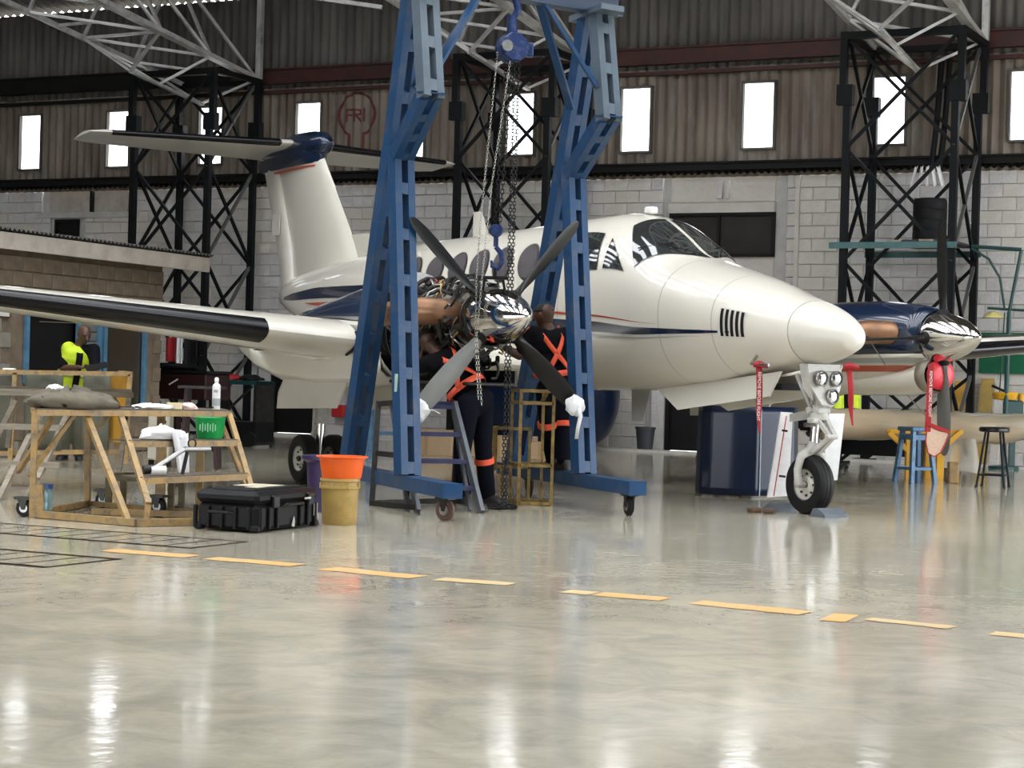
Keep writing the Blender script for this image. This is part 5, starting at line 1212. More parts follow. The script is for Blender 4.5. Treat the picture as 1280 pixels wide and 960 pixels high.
# second worn stand at the far left
def zl(px, py, Y): 
    yh = 470.6 + .0281 * (px - 640); return V((px - 640) / 2440 * Y, Y, CAMZ - (py - yh) / 2440 * Y)
Y1, Y2 = 17.6, 18.6
S2 = thing('step_stand', (-4.6, 17.5, 0), 'weathered step stand at the left edge with three pale rails', 'step stand'); s2 = V(-4.6, 17.5, 0)
def s2b(nm, a, b, w_=.045, m=M_wood, h=None): return MB().bar(a - s2, b - s2, w_, h).build(nm, m, S2)
s2b('top_rail', zl(-60, 489, Y1), zl(70, 491, Y1), .06); s2b('top_rail', zl(70, 491, Y1), zl(165, 494, Y2), .05); s2b('top_rail', zl(-60, 484, Y2), zl(165, 490, Y2), .05)
mb = MB(); mb.plate([zl(-60, 488, Y1) - s2, zl(70, 490, Y1) - s2, zl(165, 492, Y2) - s2, zl(-60, 484, Y2) - s2], .015, (0, 0, 1)); mb.build('deck', M_wood, S2)
s2b('step', zl(-60, 531, 17.1), zl(77, 535, 17.1), .08, M_wood, .05); s2b('step', zl(-60, 576, 16.7), zl(78, 582, 16.7), .09, M_wood, .05)
s2b('stringer', zl(86, 517, Y1), zl(50, 600, 16.5)); s2b('leg', zl(50, 600, 16.5), zl(28, 641, 16.4)); s2b('stringer', zl(60, 500, Y1), zl(0, 630, 16.2)); s2b('leg', zl(18, 492, Y2), zl(12, 560, Y2))
s2b('brace', zl(20, 500, Y1), zl(0, 545, Y1)); s2b('leg', zl(162, 495, Y2), zl(152, 590, Y2)); s2b('brace', zl(140, 495, Y2), zl(160, 525, Y2)); s2b('base_rail', zl(-60, 610, 17.5), zl(45, 612, 17.5)); s2b('base_rail', zl(-60, 628, 17.0), zl(30, 626, 17.0))
# long amber framed cabinet with canvas panels
Yc = 21.6
S3 = thing('amber_rack', (-4.9, 21.6, 0), 'long amber framed rack with olive canvas panels beside the lime vest man', 'rack'); s3 = V(-4.9, 21.6, 0)
def s3b(nm, a, b, w_=.05, m=M_yellow, h=None): return MB().bar(a - s3, b - s3, w_, h).build(nm, m, S3)
s3b('top_rail', zl(-60, 464, Yc), zl(163, 467.5, Yc), .05); s3b('post', zl(19, 466, Yc), zl(15, 590, Yc)); s3b('post', zl(163, 468, Yc), zl(161, 500, Yc)); s3b('bottom_rail', zl(-60, 568, Yc), zl(156, 564, Yc + .2)); s3b('post', zl(161, 500, Yc), zl(160, 580, Yc)); 
s3b('post', zl(-40, 466, Yc + .5), zl(-40, 592, Yc + .5)); s3b('top_rail', zl(163, 467.5, Yc), zl(150, 466, Yc + .5)); s3b('post', zl(150, 466, Yc + .5), zl(150, 576, Yc + .5))
mb = MB(); mb.plate([zl(133, 470, Yc + .3) - s3, zl(161, 469, Yc) - s3, zl(159, 553, Yc) - s3, zl(126, 553, Yc + .3) - s3], .02, (0, 1, 0)); mb.build('end_board', M_amber, S3)
for (p0, p1) in ((-60, 17), (31, 79), (104, 138)):
    mb = MB(); q0, q1 = zl(p0, 468, Yc + .1), zl(p1, 469, Yc + .1); r0 = zl(p0, 562, Yc + .1)
    mb.grid(lambda a, b: (q0.x - s3.x + (q1.x - q0.x) * a, .1 + .02 * math.sin(9 * a + 2 * b) * (1 - b * .3), lerp(q0, r0, b).z), 14, 4); mb.build('canvas_panel', M_tarp, S3, smooth=True, thick=.008)
mb = MB(); mb.box(zl(10, 464, Yc) - s3 + V(0, .05, .02), (.14, .08, .03), bev=.01); mb.build('rail_clip', M_label, S3)
# things on the work platform
def onp(px, py=None, back=.0):
    # point on the platform deck along its front rail
    t = (px - 45) / (292 - 45); p = lerp(A, D, t); return p + V(-.16, .45, 0).normalized() * back + V(0, 0, .034)
def lump(name, label, cat, c_, size, m, seed, rz=0, flat=True, amp=.35):
    o_ = MB()
    def fn(a, b):
        th = 2 * math.pi * a; ph = math.pi * (.02 + .96 * b); k = 1 + amp * noise.noise((math.cos(th) * 1.6 + seed, math.sin(th) * 1.6, ph)) + amp * .4 * noise.noise((math.cos(th) * 6, math.sin(th) * 6 + seed, ph * 3))
        z = math.cos(ph) * k; return (size[0] * k * math.sin(ph) * math.cos(th), size[1] * k * math.sin(ph) * math.sin(th), max(0, size[2] * (z + (.35 if flat else 1))))
    o_.grid(fn, 40, 22); o = o_.build(name, m, smooth=True, ang=60); o.location = c_; o.rotation_euler.z = rz; return tag(o, label, cat)
pj = onp(88, back=.14); jk = lump('jacket', 'rumpled khaki jacket on the left end of the work platform', 'jacket', pj, (.36, .16, .11), M_khaki, 2, rad(40), amp=.4)
mb = MB(); mb.tube([(-.31, -.10, .045), (-.1, -.14, .045), (.02, -.14, .04)], [.045, .045, .035], 14); bg = mb.build('tool_roll', M_black, smooth=True); bg.location = onp(84, back=.02) + V(0, .0, 0); bg.rotation_euler.z = rad(40); bg.location = onp(92, back=.16); tag(bg, 'black rolled bag under the khaki jacket', 'bag')
lump('cloth_bundle', 'small pale bundle on top of the khaki jacket', 'cloth', onp(72, back=.2) + V(0, 0, .125), (.07, .05, .04), M_whitecloth, 6)
lump('white_rag', 'flat white rag with tools on the work platform beside the tape roll', 'rag', onp(192, back=.10), (.17, .09, .03), M_whitecloth, 7, rad(40))
lump('pink_rag', 'pinkish white rag beyond the tape roll on the work platform', 'rag', onp(238, back=.12), (.09, .07, .035), mat('pink_cloth', (.75, .55, .50), .85), 8, rad(40))
mb = MB(); mb.lathe([(.035, 0), (.062, 0), (.062, .05), (.035, .05), (.035, 0)], 28, caps=False); tp_ = mb.build('tape_roll', M_mask, smooth=True, ang=40); tp_.location = onp(221, back=.12); tag(tp_, 'roll of masking tape on the work platform', 'tape')
mb = MB(); mb.lathe([(0, 0), (.031, 0), (.033, .005), (.033, .185), (.03, .20), (.016, .212), (.014, .225), (.018, .227), (.018, .25), (.010, .262), (0, .262)], 22); sc1 = mb.build('spray_can', M_label, smooth=True, ang=40); sc1.location = onp(276, back=.07); tag(sc1, 'white aerosol can on the right end of the work platform', 'spray can')
mb = MB(); mb.lathe([(.0335, .03), (.0335, .09)], 22, caps=False); mb.build('can_print', mat('grey_print', (.35, .36, .38), .5), sc1); mb = MB(); mb.box((0, -.034, .15), (.035, .004, .02)); mb.build('can_print', mat('grey_print', (.35, .36, .38), .5), sc1)
rr = random.Random(33)
for k in range(9):
    px = 135 + k * 15 + rr.uniform(-4, 4); p = onp(px, back=rr.uniform(.03, .16)); a = rad(rr.uniform(10, 75)); d = V(math.cos(a), math.sin(a), 0); Ln = rr.uniform(.07, .13)
    mb = MB(); nm, la = [('spanner', 'dark spanner'), ('screwdriver', 'red handled screwdriver'), ('ratchet', 'dark ratchet handle')][k % 3]
    if k % 3 == 1: mb.tube([-d * Ln, -d * .01], .014, 10); mb.tube([-d * .01, d * Ln], .004, 8)
    else: mb.bar(-d * Ln, d * Ln, .016, .008); mb.lathe([(.008, 0), (.02, 0), (.02, .01), (.008, .01)], 12, M=Matrix.Translation(d * Ln)); mb.lathe([(.006, 0), (.017, 0), (.017, .01), (.006, .01)], 12, M=Matrix.Translation(-d * Ln))
    o = mb.build(nm, M_ribbon if k % 3 == 1 else M_dark, smooth=True, ang=40); o.location = p + V(0, 0, .012); tag(o, '%s on the work platform, %s of the three' % (la, ('leftmost', 'middle', 'rightmost')[k // 3]), 'tool', group='hand tools on the work platform')
def onst(st_, t, back=.08): return lerp(st_[0], st_[1], t) + V(-.78, .62, 0) * back + V(0, 0, .036)
# green basket, white cloth, towbar head on the steps
gb = onst(STEP1, .80, .09); mb = MB(); mb.lathe([(.0, .0), (.095, .0), (.105, .02), (.12, .155), (.127, .165), (.122, .17), (.115, .158), (.10, .02), (0, .012)], 32); g_ = mb.build('plastic_tub', M_green, smooth=True, ang=40); g_.location = gb; tag(g_, 'translucent green plastic tub on the upper step', 'tub')
mb = MB(); 
for k in range(7): mb.box((-.06 + .02 * k, -.118, .09), (.008, .008, .05 + .02 * (k % 2)))
mb.build('pattern', mat('pale_green_print', (.25, .6, .35), .5), g_)
wc = onst(STEP1, .33, .06); o_ = lump('shirt', 'white overall draped over the upper step', 'cloth', wc, (.20, .10, .075), M_whitecloth, 12, rad(45), amp=.45)
mb = MB(); mb.grid(lambda a, b: (.02 + .14 * a + .05 * b * (1 - a) , -.10 - .03 * b - .02 * math.sin(8 * a), .06 - .36 * b * (1 - .25 * abs(a - .6)) + .015 * math.sin(12 * a + 3 * b)), 14, 12); mb.build('hanging_sleeve', M_whitecloth, o_, smooth=True, thick=.01)
tb0 = onst(STEP2, .30, .07); tw = thing('steel_bracket', tb0, 'angled grey steel puller tool on the lower step', 'tool', rz=rad(42))
mb = MB(); mb.tube([(-.15, -.02, .04), (.13, 0, .19)], .019, 12); mb.tube([(.13, 0, .19), (.36, 0, .19)], .021, 12); mb.build('arm', M_steel, tw, smooth=True)
mb = MB(); mb.tube([(-.17, -.02, .035), (-.06, -.05, .035)], .035, 14); mb.build('grip', M_label, tw, smooth=True, label='white taped grip'); mb = MB(); mb.tube([(-.22, 0, .035), (-.15, -.02, .045)], .033, 12); mb.build('end_cap', M_dark, tw, smooth=True); mb = MB(); mb.tube([(.16, 0, .17), (.12, 0, .0)], .015, 8); mb.build('foot', M_dark, tw, smooth=True); mb = MB(); mb.tube([(.20 + .035 * math.cos(t), 0, .235 + .035 * math.sin(t)) for t in [i * .7 for i in range(10)]], .007, 6); mb.build('ring_eye', M_dark, tw, smooth=True)
# water bottle on the base rail
mb = MB(); mb.lathe([(0, 0), (.032, 0), (.034, .01), (.034, .05), (.031, .06), (.034, .07), (.034, .13), (.028, .155), (.02, .165)], 20); wb = mb.build('water_bottle', mat('clear_blue_plastic', (.25, .42, .45), .1, trans=.6), smooth=True, ang=50); wb.location = (A.x + .12, A.y - .02, .056); tag(wb, 'small water bottle with dark blue cap at the platform corner', 'bottle')
mb = MB(); mb.lathe([(0, .165), (.034, .165), (.034, .20), (0, .20)], 20); mb.build('cap', mat('cap_blue', (.01, .04, .14), .4), wb)
# buckets
def pail(name, c_, prof, m, label, cat='bucket', n=36): o = MB().lathe(prof, n, caps=False).build(name, m, smooth=True, ang=35); o.location = c_; return tag(o, label, cat)
bk_ = pail('bucket', (-1.28, 14.78, 0), [(0, .0), (.125, .0), (.13, .01), (.142, .27), (.150, .275), (.150, .29), (.143, .295), (.143, .325), (.152, .33), (.152, .35), (.138, .35), (.12, .02), (0, .015)], M_bucket, 'dirty yellow plastic bucket carrying the orange basin')
[MB().box((.15 * math.cos(a), .15 * math.sin(a), .295), (.02, .02, .045), bev=.004).build('handle_lug', M_bucket, bk_) for a in (rad(200), rad(250), rad(300), rad(345))]
pail('basin', (-1.27, 14.78, .351), [(0, 0), (.145, 0), (.150, .01), (.172, .15), (.198, .158), (.198, .166), (.175, .165), (.145, .02), (0, .012)], M_orange, 'bright orange plastic basin on top of the yellow bucket', 'basin')
pail('tub', (-1.50, 16.1, 0), [(0, 0), (.15, 0), (.17, .40), (.215, .43), (.215, .46), (.18, .455), (.15, .02), (0, .012)], M_purple, 'dark purple plastic tub behind the orange basin', 'tub')
# black equipment case
ca, cb, cc = V(-1.77, 13.73, 0), V(-2.20, 14.23, 0), V(-1.41, 14.67, 0)
lx_ = V(.40, .9165, 0); ly = V(-.9165, .40, 0); cM = frameM(ca, lx_, ly, V(0, 0, 1))
CLn, CW, CH = .86, .50, .30
K = thing('equipment_case', None, 'rugged black transport case with latches standing beside the yellow bucket', 'case', M=cM)
MB().box((CLn / 2, CW / 2, .105), (CLn, CW, .19), bev=.03).build('case_body', M_case, K)
mb = MB(); mb.box((CLn / 2, CW / 2, .245), (CLn + .02, CW + .02, .09), bev=.03); mb.box((CLn / 2, CW / 2, .293), (CLn * .8, CW * .72, .02), bev=.008); mb.build('lid', M_case, K)
for k in range(8):
    if k not in (3, 4): MB().box((.045 + k * .110, -.008, .10), (.03, .03, .16), bev=.006).build('rib', M_case, K)
for k in range(5): MB().box((-.008, .06 + k * .11, .10), (.03, .028, .16), bev=.006).build('rib', M_case, K)
for x in (.22, .72): MB().box((x, -.022, .215), (.09, .025, .09), bev=.008).build('latch', M_blackg, K)
mb = MB(); mb.tube([(.33, -.02, .17), (.35, -.045, .19), (.58, -.045, .19), (.60, -.02, .17)], .012, 8); mb.build('handle', M_blackg, K); mb = MB(); mb.tube([(-.02, .18, .13), (-.05, .20, .14), (-.05, .36, .14), (-.02, .38, .13)], .012, 8); mb.build('handle', M_blackg, K)
for x, y in ((.02, .02), (CLn - .02, .02), (.02, CW - .02)): MB().box((x, y, .03), (.07, .07, .05), bev=.012).build('corner_foot', M_case, K)
mb = MB(); mb.box((.66, -.036, .222), (.09, .004, .014)); mb.box((.82, -.012, .13), (.05, .006, .09)); mb.plate([(.47, -.012, .03), (.485, -.012, .06), (.50, -.012, .095), (.512, -.012, .06), (.51, -.012, .02), (.49, -.012, .02)], .004, (0, -1, 0)); mb.build('sticker', mat('pale_sticker', (.6, .62, .5), .5, var=.4, scale=40), K)
mb = MB(); mb.box((.52, .30, .305), (.30, .26, .003)); mb.box((.30, .2, .305), (.12, .10, .003)); mb.build('paper_label', mat('cream_label', (.62, .56, .42), .6, var=.2), K)
# chocks and wood by the nose wheel
for (c_, rz, la) in ((PW(.25, .05, 0), PANG, 'blue grey rubber wheel chock in front of the nose wheel'), (PW(.93, .05, 0), PANG + math.pi, 'dark wheel chock behind the nose wheel')):
    mb = MB(); mb.plate([(-.11, -.13, 0), (.10, -.13, 0), (.09, -.13, .03), (.06, -.13, .075), (.0, -.13, .08), (-.09, -.13, .03)], .26, (0, 1, 0)); o = mb.build('wheel_chock', M_chock); o.location = c_; o.rotation_euler.z = rz; tag(o, la, 'chock')
for k, (x, y) in enumerate(((2.20, 17.45), (2.32, 17.40))): o = MB().box((0, 0, .022), (.11, .10, .045), bev=.012).build('wood_block', mat('brown_wood', (.13, .075, .045), .8, var=.4)); o.location = (x, y, 0); o.rotation_euler.z = .4 + k; tag(o, ['left brown wood block on the floor near the nose wheel', 'right brown wood block on the floor near the nose wheel'][k], 'block')
# removed cowl halves standing on the floor
Cw = thing('engine_cowl', (2.4, 19.8, 0), 'navy blue engine cowl half standing on end behind the nose wheel', 'cowl'); cl = V(2.4, 19.8, 0)
prof = [(-.46, .26), (-.50, .10), (-.47, -.02), (-.38, -.09), (-.15, -.13), (.08, -.14), (.12, -.10), (.30, -.02), (.50, .10), (.56, .25)]
def cp(a):
    f_ = a * (len(prof) - 1); i = min(int(f_), len(prof) - 2); fr_ = f_ - i; return prof[i][0] * (1 - fr_) + prof[i + 1][0] * fr_, prof[i][1] * (1 - fr_) + prof[i + 1][1] * fr_
mb = MB(); mb.grid(lambda a, b: (cp(a)[0] * (1 - .03 * b), cp(a)[1] * (1 + .1 * b), .90 * b + .02), 60, 12); mb.build('skin', M_navy2, Cw, smooth=True, thick=.012, ang=60)
mb = MB(); mb.tube([(.125, -.115, .02), (.12, -.12, .9)], .008, 6); mb.build('crease_highlight', mat('highlight_pale', (.35, .42, .5), .4), Cw)  # pale strip paints the bright vertical highlight down the cowl crease
tk = thing('blue_tank', (1.15, 31.2, 0), 'large navy blue tank with dished end lying near the rear wall', 'tank', rz=TW)
mb = MB(); mb.lathe([(.02, -1.6), (.5, -1.55), (.78, -1.4), (.86, -1.1), (.86, .2), (.82, .42), (.70, .60), (.45, .74), (.2, .80), (.01, .81)], 40, M=Matrix.Translation((-.3, 0, .88)) @ Matrix.Rotation(math.pi / 2, 4, 'Y')); mb.build('shell', M_navy2, tk, smooth=True, ang=60)
mb = MB(); mb.box((-1.2, 0, .08), (.14, 1.2, .16)); mb.box((-.1, 0, .08), (.14, 1.2, .16)); mb.build('saddle', M_black, tk)
def slab(name, label, quad4, th, m, extra=()):
    o0 = Vector(quad4[0]); T = thing(name, (o0.x, o0.y, 0), label, 'panel'); oo = V(o0.x, o0.y, 0)
    MB().plate([Vector(p) - oo for p in quad4], th, (0, 1, 0)).build('panel_skin', m, T); return T, oo
T, oo = slab('cowl_panel', 'tall white cowl panel with a thin red line beside the navy cowl', [zl(963, 622, 18.6), zl(990, 620, 18.6), zl(992, 516, 18.75), zl(977, 515, 18.75)], .05, M_whitecloth)
MB().bar(zl(971, 620, 18.55) - oo, zl(984, 520, 18.68) - oo, .018, .01).build('red_line', M_red, T); MB().bar(zl(979, 538, 18.6) - oo, zl(986, 539, 18.6) - oo, .02, .02).build('latch_slot', M_black, T); MB().bar(zl(977, 595, 18.55) - oo, zl(985, 596, 18.55) - oo, .02, .02).build('latch_slot', M_black, T)
slab('cowl_panel', 'white cowl panel standing right behind the nose wheel', [zl(1033, 602, 19.0), zl(1050, 600, 19.0), zl(1057, 517, 19.1), zl(1034, 517, 19.1)], .05, M_whitecloth)
# streamers on the pitot covers
def tomesh(o):
    # turn lettering curves into real mesh parts
    bpy.context.view_layer.update(); me = bpy.data.meshes.new_from_object(o.evaluated_get(bpy.context.evaluated_depsgraph_get()))
    n = bpy.data.objects.new('print', me); C.objects.link(n); n.parent = o.parent; n.matrix_local = o.matrix_local.copy()
    if not me.materials: me.materials.append(M_label)
    bpy.data.objects.remove(o)

def streamer(name, label, top, L, w_, sway, txt=True, ppt=None):
    T = thing(name, top, label, 'streamer')
    mb = MB(); mb.grid(lambda a, b: ((a - .5) * w_ * (1 - .75 * max(0, b - .6) / .4) + sway * b + .003 * math.sin(7 * b), .01 * math.sin(9 * b + 1), -L * b), 3, 26); mb.build('ribbon', M_ribbon, T, smooth=True, thick=.003)
    mb = MB(); mb.tube([(-.05, 0, .01), (.0, 0, .02), (.08, .0, .0)], [.025, .032, .02], 10); mb.build('pitot_cover', M_ribbon, T, smooth=True)
    if txt:
        cu = bpy.data.curves.new('lettering', 'FONT'); cu.body = 'REMOVE BEFORE FLIGHT'; cu.size = w_ * .72; cu.align_y = 'CENTER'; cu.extrude = .0005; to = bpy.data.objects.new('lettering', cu); C.objects.link(to); to.parent = T; to['kind'] = 'thing'
        cu.materials.append(M_label); to.location = (sway * .2, -.016, -.05); to.rotation_euler = (math.pi / 2, math.pi / 2, 0)
        bpy.context.view_layer.update(); w0 = to.dimensions[0]; k = min(1.0, (L * .78) / max(w0, .01)); cu.space_character = 1; to.scale = (k, 1, 1); tomesh(to)
    return T
streamer('streamer', 'red remove before flight streamer on the near pitot tube', PW(.80, .44, 1.31), .60, .055, .02)
streamer('streamer', 'plain red streamer hanging from the far pitot tube right of the nose gear', zl(1061, 460, 17.0) , .50, .05, .04, txt=False)
MB()
# intake cover and safety flag on the far engine
ic = thing('intake_cover', PW(1.77, -2.61, 1.295), 'bright red padded cover plugging the far engine intake', 'intake cover', rz=PANG)
mb = MB(); 
def pad(a, b):
    th = 2 * math.pi * a; r_ = b; return (-.02 - .045 * (1 - r_ ** 3) - .006 * noise.noise((r_ * 4 * math.cos(th), r_ * 4 * math.sin(th), 1)), .185 * r_ * math.sin(th), .155 * r_ * math.cos(th))
mb.grid(pad, 32, 8); mb.build('pad', mat('red_fabric', (.62, .012, .03), .5, coat=.2), ic, smooth=True)
sf = thing('safety_flag', PW(1.66, -2.50, 1.30), 'net safety flag with red border hanging below the intake cover', 'flag')
top = Vector(sf.location); q = lambda px, py: zl(px, py, top.y) - top
mb = MB(); a_, b_ = q(1163, 455), q(1161, 540); n_ = 14; vs = []
for i in range(n_ + 1): p = lerp(a_, b_, i / n_); vs += [p + V(-.03, 0, 0), p + V(.03, 0, 0)]
mb.add(vs, [(2 * i, 2 * i + 1, 2 * i + 3, 2 * i + 2) for i in range(n_)]); mb.build('ribbon', M_ribbon, sf, thick=.004)
cu = bpy.data.curves.new('lettering', 'FONT'); cu.body = 'REMOVE BEFORE FLIGHT'; cu.size = .042; cu.align_y = 'CENTER'; cu.extrude = .0005; to = bpy.data.objects.new('lettering', cu); C.objects.link(to); to.parent = sf; cu.materials.append(M_label); to.location = lerp(a_, b_, .10) + V(0, -.012, 0); to.rotation_euler = (math.pi / 2, math.pi / 2, 0); tomesh(to)
op = [q(1160, 531), q(1175, 538), q(1188, 541), q(1184, 553), q(1178, 566), q(1170, 571), q(1162, 566), q(1159, 552)]
mb = MB(); mb.plate(op, .006, (0, 1, 0)); mb.build('net', M_mesh, sf)
mb = MB(); mb.tube([p + V(0, -.004, 0) for p in op + [op[0]]], .007, 6); mb.build('red_border', M_ribbon, sf); mb = MB(); mb.bar(q(1160, 529) + V(0, -.006, 0), q(1188, 540) + V(0, -.006, 0), .012, .03); mb.build('red_border', M_ribbon, sf)
mb = MB(); mb.tube([PW(1.75, -1.62, 1.66), zl(1120, 478, 20.6), zl(1160, 522, 20.2)], .006, 6); o = mb.build('tie_cord', M_steel, smooth=True); tag(o, 'thin cord from the far propeller blade down to the safety flag', 'cord')
# ------------------------------------------------------------------ right side of the hangar
def stool_round(c_, label):
    T = thing('stool', (c_[0], c_[1], 0), label, 'stool')
    MB().lathe([(0, .655), (.165, .655), (.18, .67), (.18, .70), (.165, .715), (0, .72)], 28).build('seat', M_blackg, T, smooth=True, ang=40)
    pts = []
    for k in range(4):
        a = rad(20 + 90 * k); t_, b_ = V(.12 * math.cos(a), .12 * math.sin(a), .66), V(.23 * math.cos(a), .23 * math.sin(a), .0); MB().tube([t_, b_], .014, 8).build('leg', M_black, T, smooth=True); pts.append(lerp(t_, b_, .78))
        MB().lathe([(0, 0), (.025, 0), (.018, .02), (0, .02)], 10, M=Matrix.Translation(b_)).build('foot', M_black, T)
    for k in range(4): MB().bar(pts[k], pts[(k + 1) % 4], .02).build('stretcher', M_black, T)
stool_round((5.76, 23.25), 'round black four legged stool near the right edge')
T = thing('stool', (4.93, 23.75, 0), 'square blue painted wooden stool under the far engine', 'stool', rz=rad(28))
MB().box((0, 0, .655), (.34, .30, .05), bev=.01).build('seat', M_stoolb, T); lp = []
for x, y in ((-1, -1), (1, -1), (1, 1), (-1, 1)):
    t_, b_ = V(.12 * x, .10 * y, .63), V(.18 * x, .16 * y, 0); MB().bar(t_, b_, .05).build('leg', M_stoolb, T); lp.append((t_, b_))
for k in range(4):
    for t in (.12, .72 if k % 2 else .72): MB().bar(lerp(*lp[k], t), lerp(*lp[(k + 1) % 4], t), .025, .06 if t < .5 else .035).build('stretcher', M_stoolb, T)
# wrapped wing panel on a yellow trestle
wr = thing('wrapped_panel', (5.6, 25.2, 0), 'long plastic wrapped aircraft panel resting on a yellow trestle at right', 'aircraft part')
mb = MB(); rg = []
for i in range(40):
    x = -1.6 + 4.0 * i / 39; zt = .87 - .02 * i / 39 + .008 * math.sin(i * 1.9); zb = .50 + .06 * math.sin(i * .23 + .5) + .015 * math.sin(i * 1.3); rr_ = []
    if x < -.2: zb = .46 + .10 * max(0, (x + .9)) 
    for k in range(16):
        a = 2 * math.pi * k / 16; rr_.append((x, .26 * math.sin(a) * (1 + .05 * math.sin(i * 1.1 + k)), (zt + zb) / 2 + (zt - zb) / 2 * math.copysign(abs(math.cos(a)) ** .6, math.cos(a)) + .006 * math.sin(i * 2.3 + k * 3)))
    rg.append(rr_)
mb.loft(rg); mb.build('wrapping', M_wrap, wr, smooth=True, ang=70)
mb = MB(); mb.grid(lambda a, b: (-.25 + .6 * a - .15 * b * (.5 - a), -.22 - .03 * math.sin(9 * a), .52 - .42 * b + .04 * math.sin(4 * a) * b), 14, 10); mb.build('loose_film', mat('clear_film', (.55, .52, .46), .2, alpha=.45), wr, smooth=True)
tr_ = thing('trestle', (5.0, 25.2, 0), 'bright yellow wooden trestle under the wrapped panel', 'trestle')
for (p, q_) in ((zl(1139, 545, 24.6), zl(1139, 602, 24.6)), (zl(1163, 552, 25.0), zl(1163, 586, 25.0)), (zl(1178, 552, 24.7), zl(1177, 604, 24.7))):
    q_.z = 0; MB().bar(p - V(5.0, 25.2, 0), q_ - V(5.0, 25.2, 0), .10, .09).build('post', M_trestle, tr_)
MB().bar(zl(1112, 540, 24.6) - V(5.0, 25.2, 0), zl(1140, 566, 24.6) - V(5.0, 25.2, 0), .09, .06).build('brace', M_trestle, tr_); MB().bar(zl(1202, 540, 24.7) - V(5.0, 25.2, 0), zl(1178, 562, 24.7) - V(5.0, 25.2, 0), .08, .06).build('brace', M_trestle, tr_)
MB().bar(zl(1110, 539, 24.75) - V(5.0, 25.2, 0), zl(1205, 540, 24.75) - V(5.0, 25.2, 0), .08, .05).build('cross_rail', M_trestle, tr_)
o = MB().box((0, 0, .13), (.12, .12, .26), bev=.01).build('wood_post', M_yellow); o.location = (*zl(1194, 605, 23.9).xy, 0); tag(o, 'short yellow wooden post stub on the floor right of the trestle', 'post')
# office chair with dark jacket and lime vest behind the wrapped panel
oc = thing('office_chair', (4.35, 26.9, 0), 'black office chair draped with dark jacket and lime vest behind the wrapped panel', 'chair')
for k in range(5):
    a = rad(72 * k + 10); MB().bar((0, 0, .10), (.30 * math.cos(a), .30 * math.sin(a), .07), .05, .035).build('base_arm', M_black, oc); MB().lathe([(0, -.02), (.03, -.02), (.03, .02), (0, .02)], 10, M=Matrix.Translation((.30 * math.cos(a), .30 * math.sin(a), .03)) @ Matrix.Rotation(math.pi / 2, 4, 'X')).build('wheel', M_black, oc)
MB().tube([(0, 0, .08), (0, 0, .45)], .03, 10).build('column', M_black, oc); MB().box((0, 0, .48), (.5, .5, .09), bev=.03).build('seat', M_black, oc); MB().box((.05, .22, .82), (.85, .10, .60), bev=.05).build('backrest', M_cloth, oc)
for x, w_ in ((.18, .14), (.42, .12)):
    mb = MB(); mb.grid(lambda a, b: (x + w_ * (a - .5) * (1 + .3 * b), .15 - .02 * math.sin(6 * a), 1.04 - .40 * b), 5, 6); mb.build('vest', M_lime, oc, smooth=True, thick=.01)
mb = MB(); mb.box((-.34, .12, 1.0), (.14, .12, .10), bev=.03); mb.build('cushion', M_ribbon, oc)
o = MB().box((0, 0, 0), (.30, .12, .05), bev=.02).build('paper_towel', M_whitecloth); o.location = V(4.0, 25.2, .895); tag(o, 'white paper bundle lying on the wrapped panel', 'paper')
o = thing('dark_bench', (5.15, 27.6, 0), 'dark workbench behind the wrapped panel', 'bench', rz=TW)
MB().box((0, 0, .72), (1.4, .6, .05)).build('bench_top', M_black, o); MB().box((0, .28, .42), (1.4, .03, .50)).build('back_panel', M_black, o)  # every bench part uses the flat black material
for x in (-.65, .65): MB().box((x, 0, .35), (.06, .6, .7)).build('leg', M_black, o)
# boards leaning on the rear wall
for k, (u0, w_, zt, m_, la) in enumerate([(5.40, .17, 1.28, M_trestle, 'yellow board leaning on the wall, left of the leaning boards'), (5.60, .15, 1.22, M_wood, 'pale board leaning between the two yellow boards'), (5.80, .19, 1.33, mat('ochre_board', (.45, .30, .07), .6, var=.3, scale=5), 'ochre board leaning on the wall, right of the leaning boards'), (6.0, .13, 1.30, M_block2, 'whitish board leaning at the right end of the boards')]):
    mb = MB(); mb.plate([W(u0 - w_ / 2, .62, 0), W(u0 + w_ / 2, .62, 0), W(u0 + w_ / 2 - .04, .12, zt), W(u0 - w_ / 2 - .04, .12, zt)], .04, WNV); tag(mb.build('leaning_board', m_), la, 'board', 'boards leaning on the rear wall')
# scaffold arm with lamp and machine
ar = thing('pipe_arm', W(6.25, 1.1, 0), 'green pipe post with swing arm braced to the right tower', 'pipe stand')
ao = W(6.25, 1.1, 0)
for nm, pts, r_ in (('arm', [W(5.69, 1.1, 3.27), W(6.42, 1.1, 3.22)], .028), ('drop', [W(6.42, 1.1, 3.22), W(6.27, 1.1, 2.31)], .026), ('curved_brace', [W(5.69, 1.1, 3.24), W(5.95, 1.1, 3.08), W(6.12, 1.1, 2.8), W(6.2, 1.1, 2.35)], .018), ('post', [W(6.27, 1.1, 2.31), W(6.25, 1.1, 0)], .035), ('cross_tube', [W(5.95, 1.1, 2.36), W(6.5, 1.1, 2.33)], .02), ('thin_rod', [W(6.18, 1.0, 2.3), W(6.14, 1.0, 1.1)], .010)):
    MB().tube([p - ao for p in pts], r_, 8).build(nm, M_teal, ar, smooth=True)
MB().lathe([(0, 0), (.22, 0), (.22, .04), (.05, .06), (0, .06)], 18).build('base', M_teal, ar, smooth=True, ang=40)
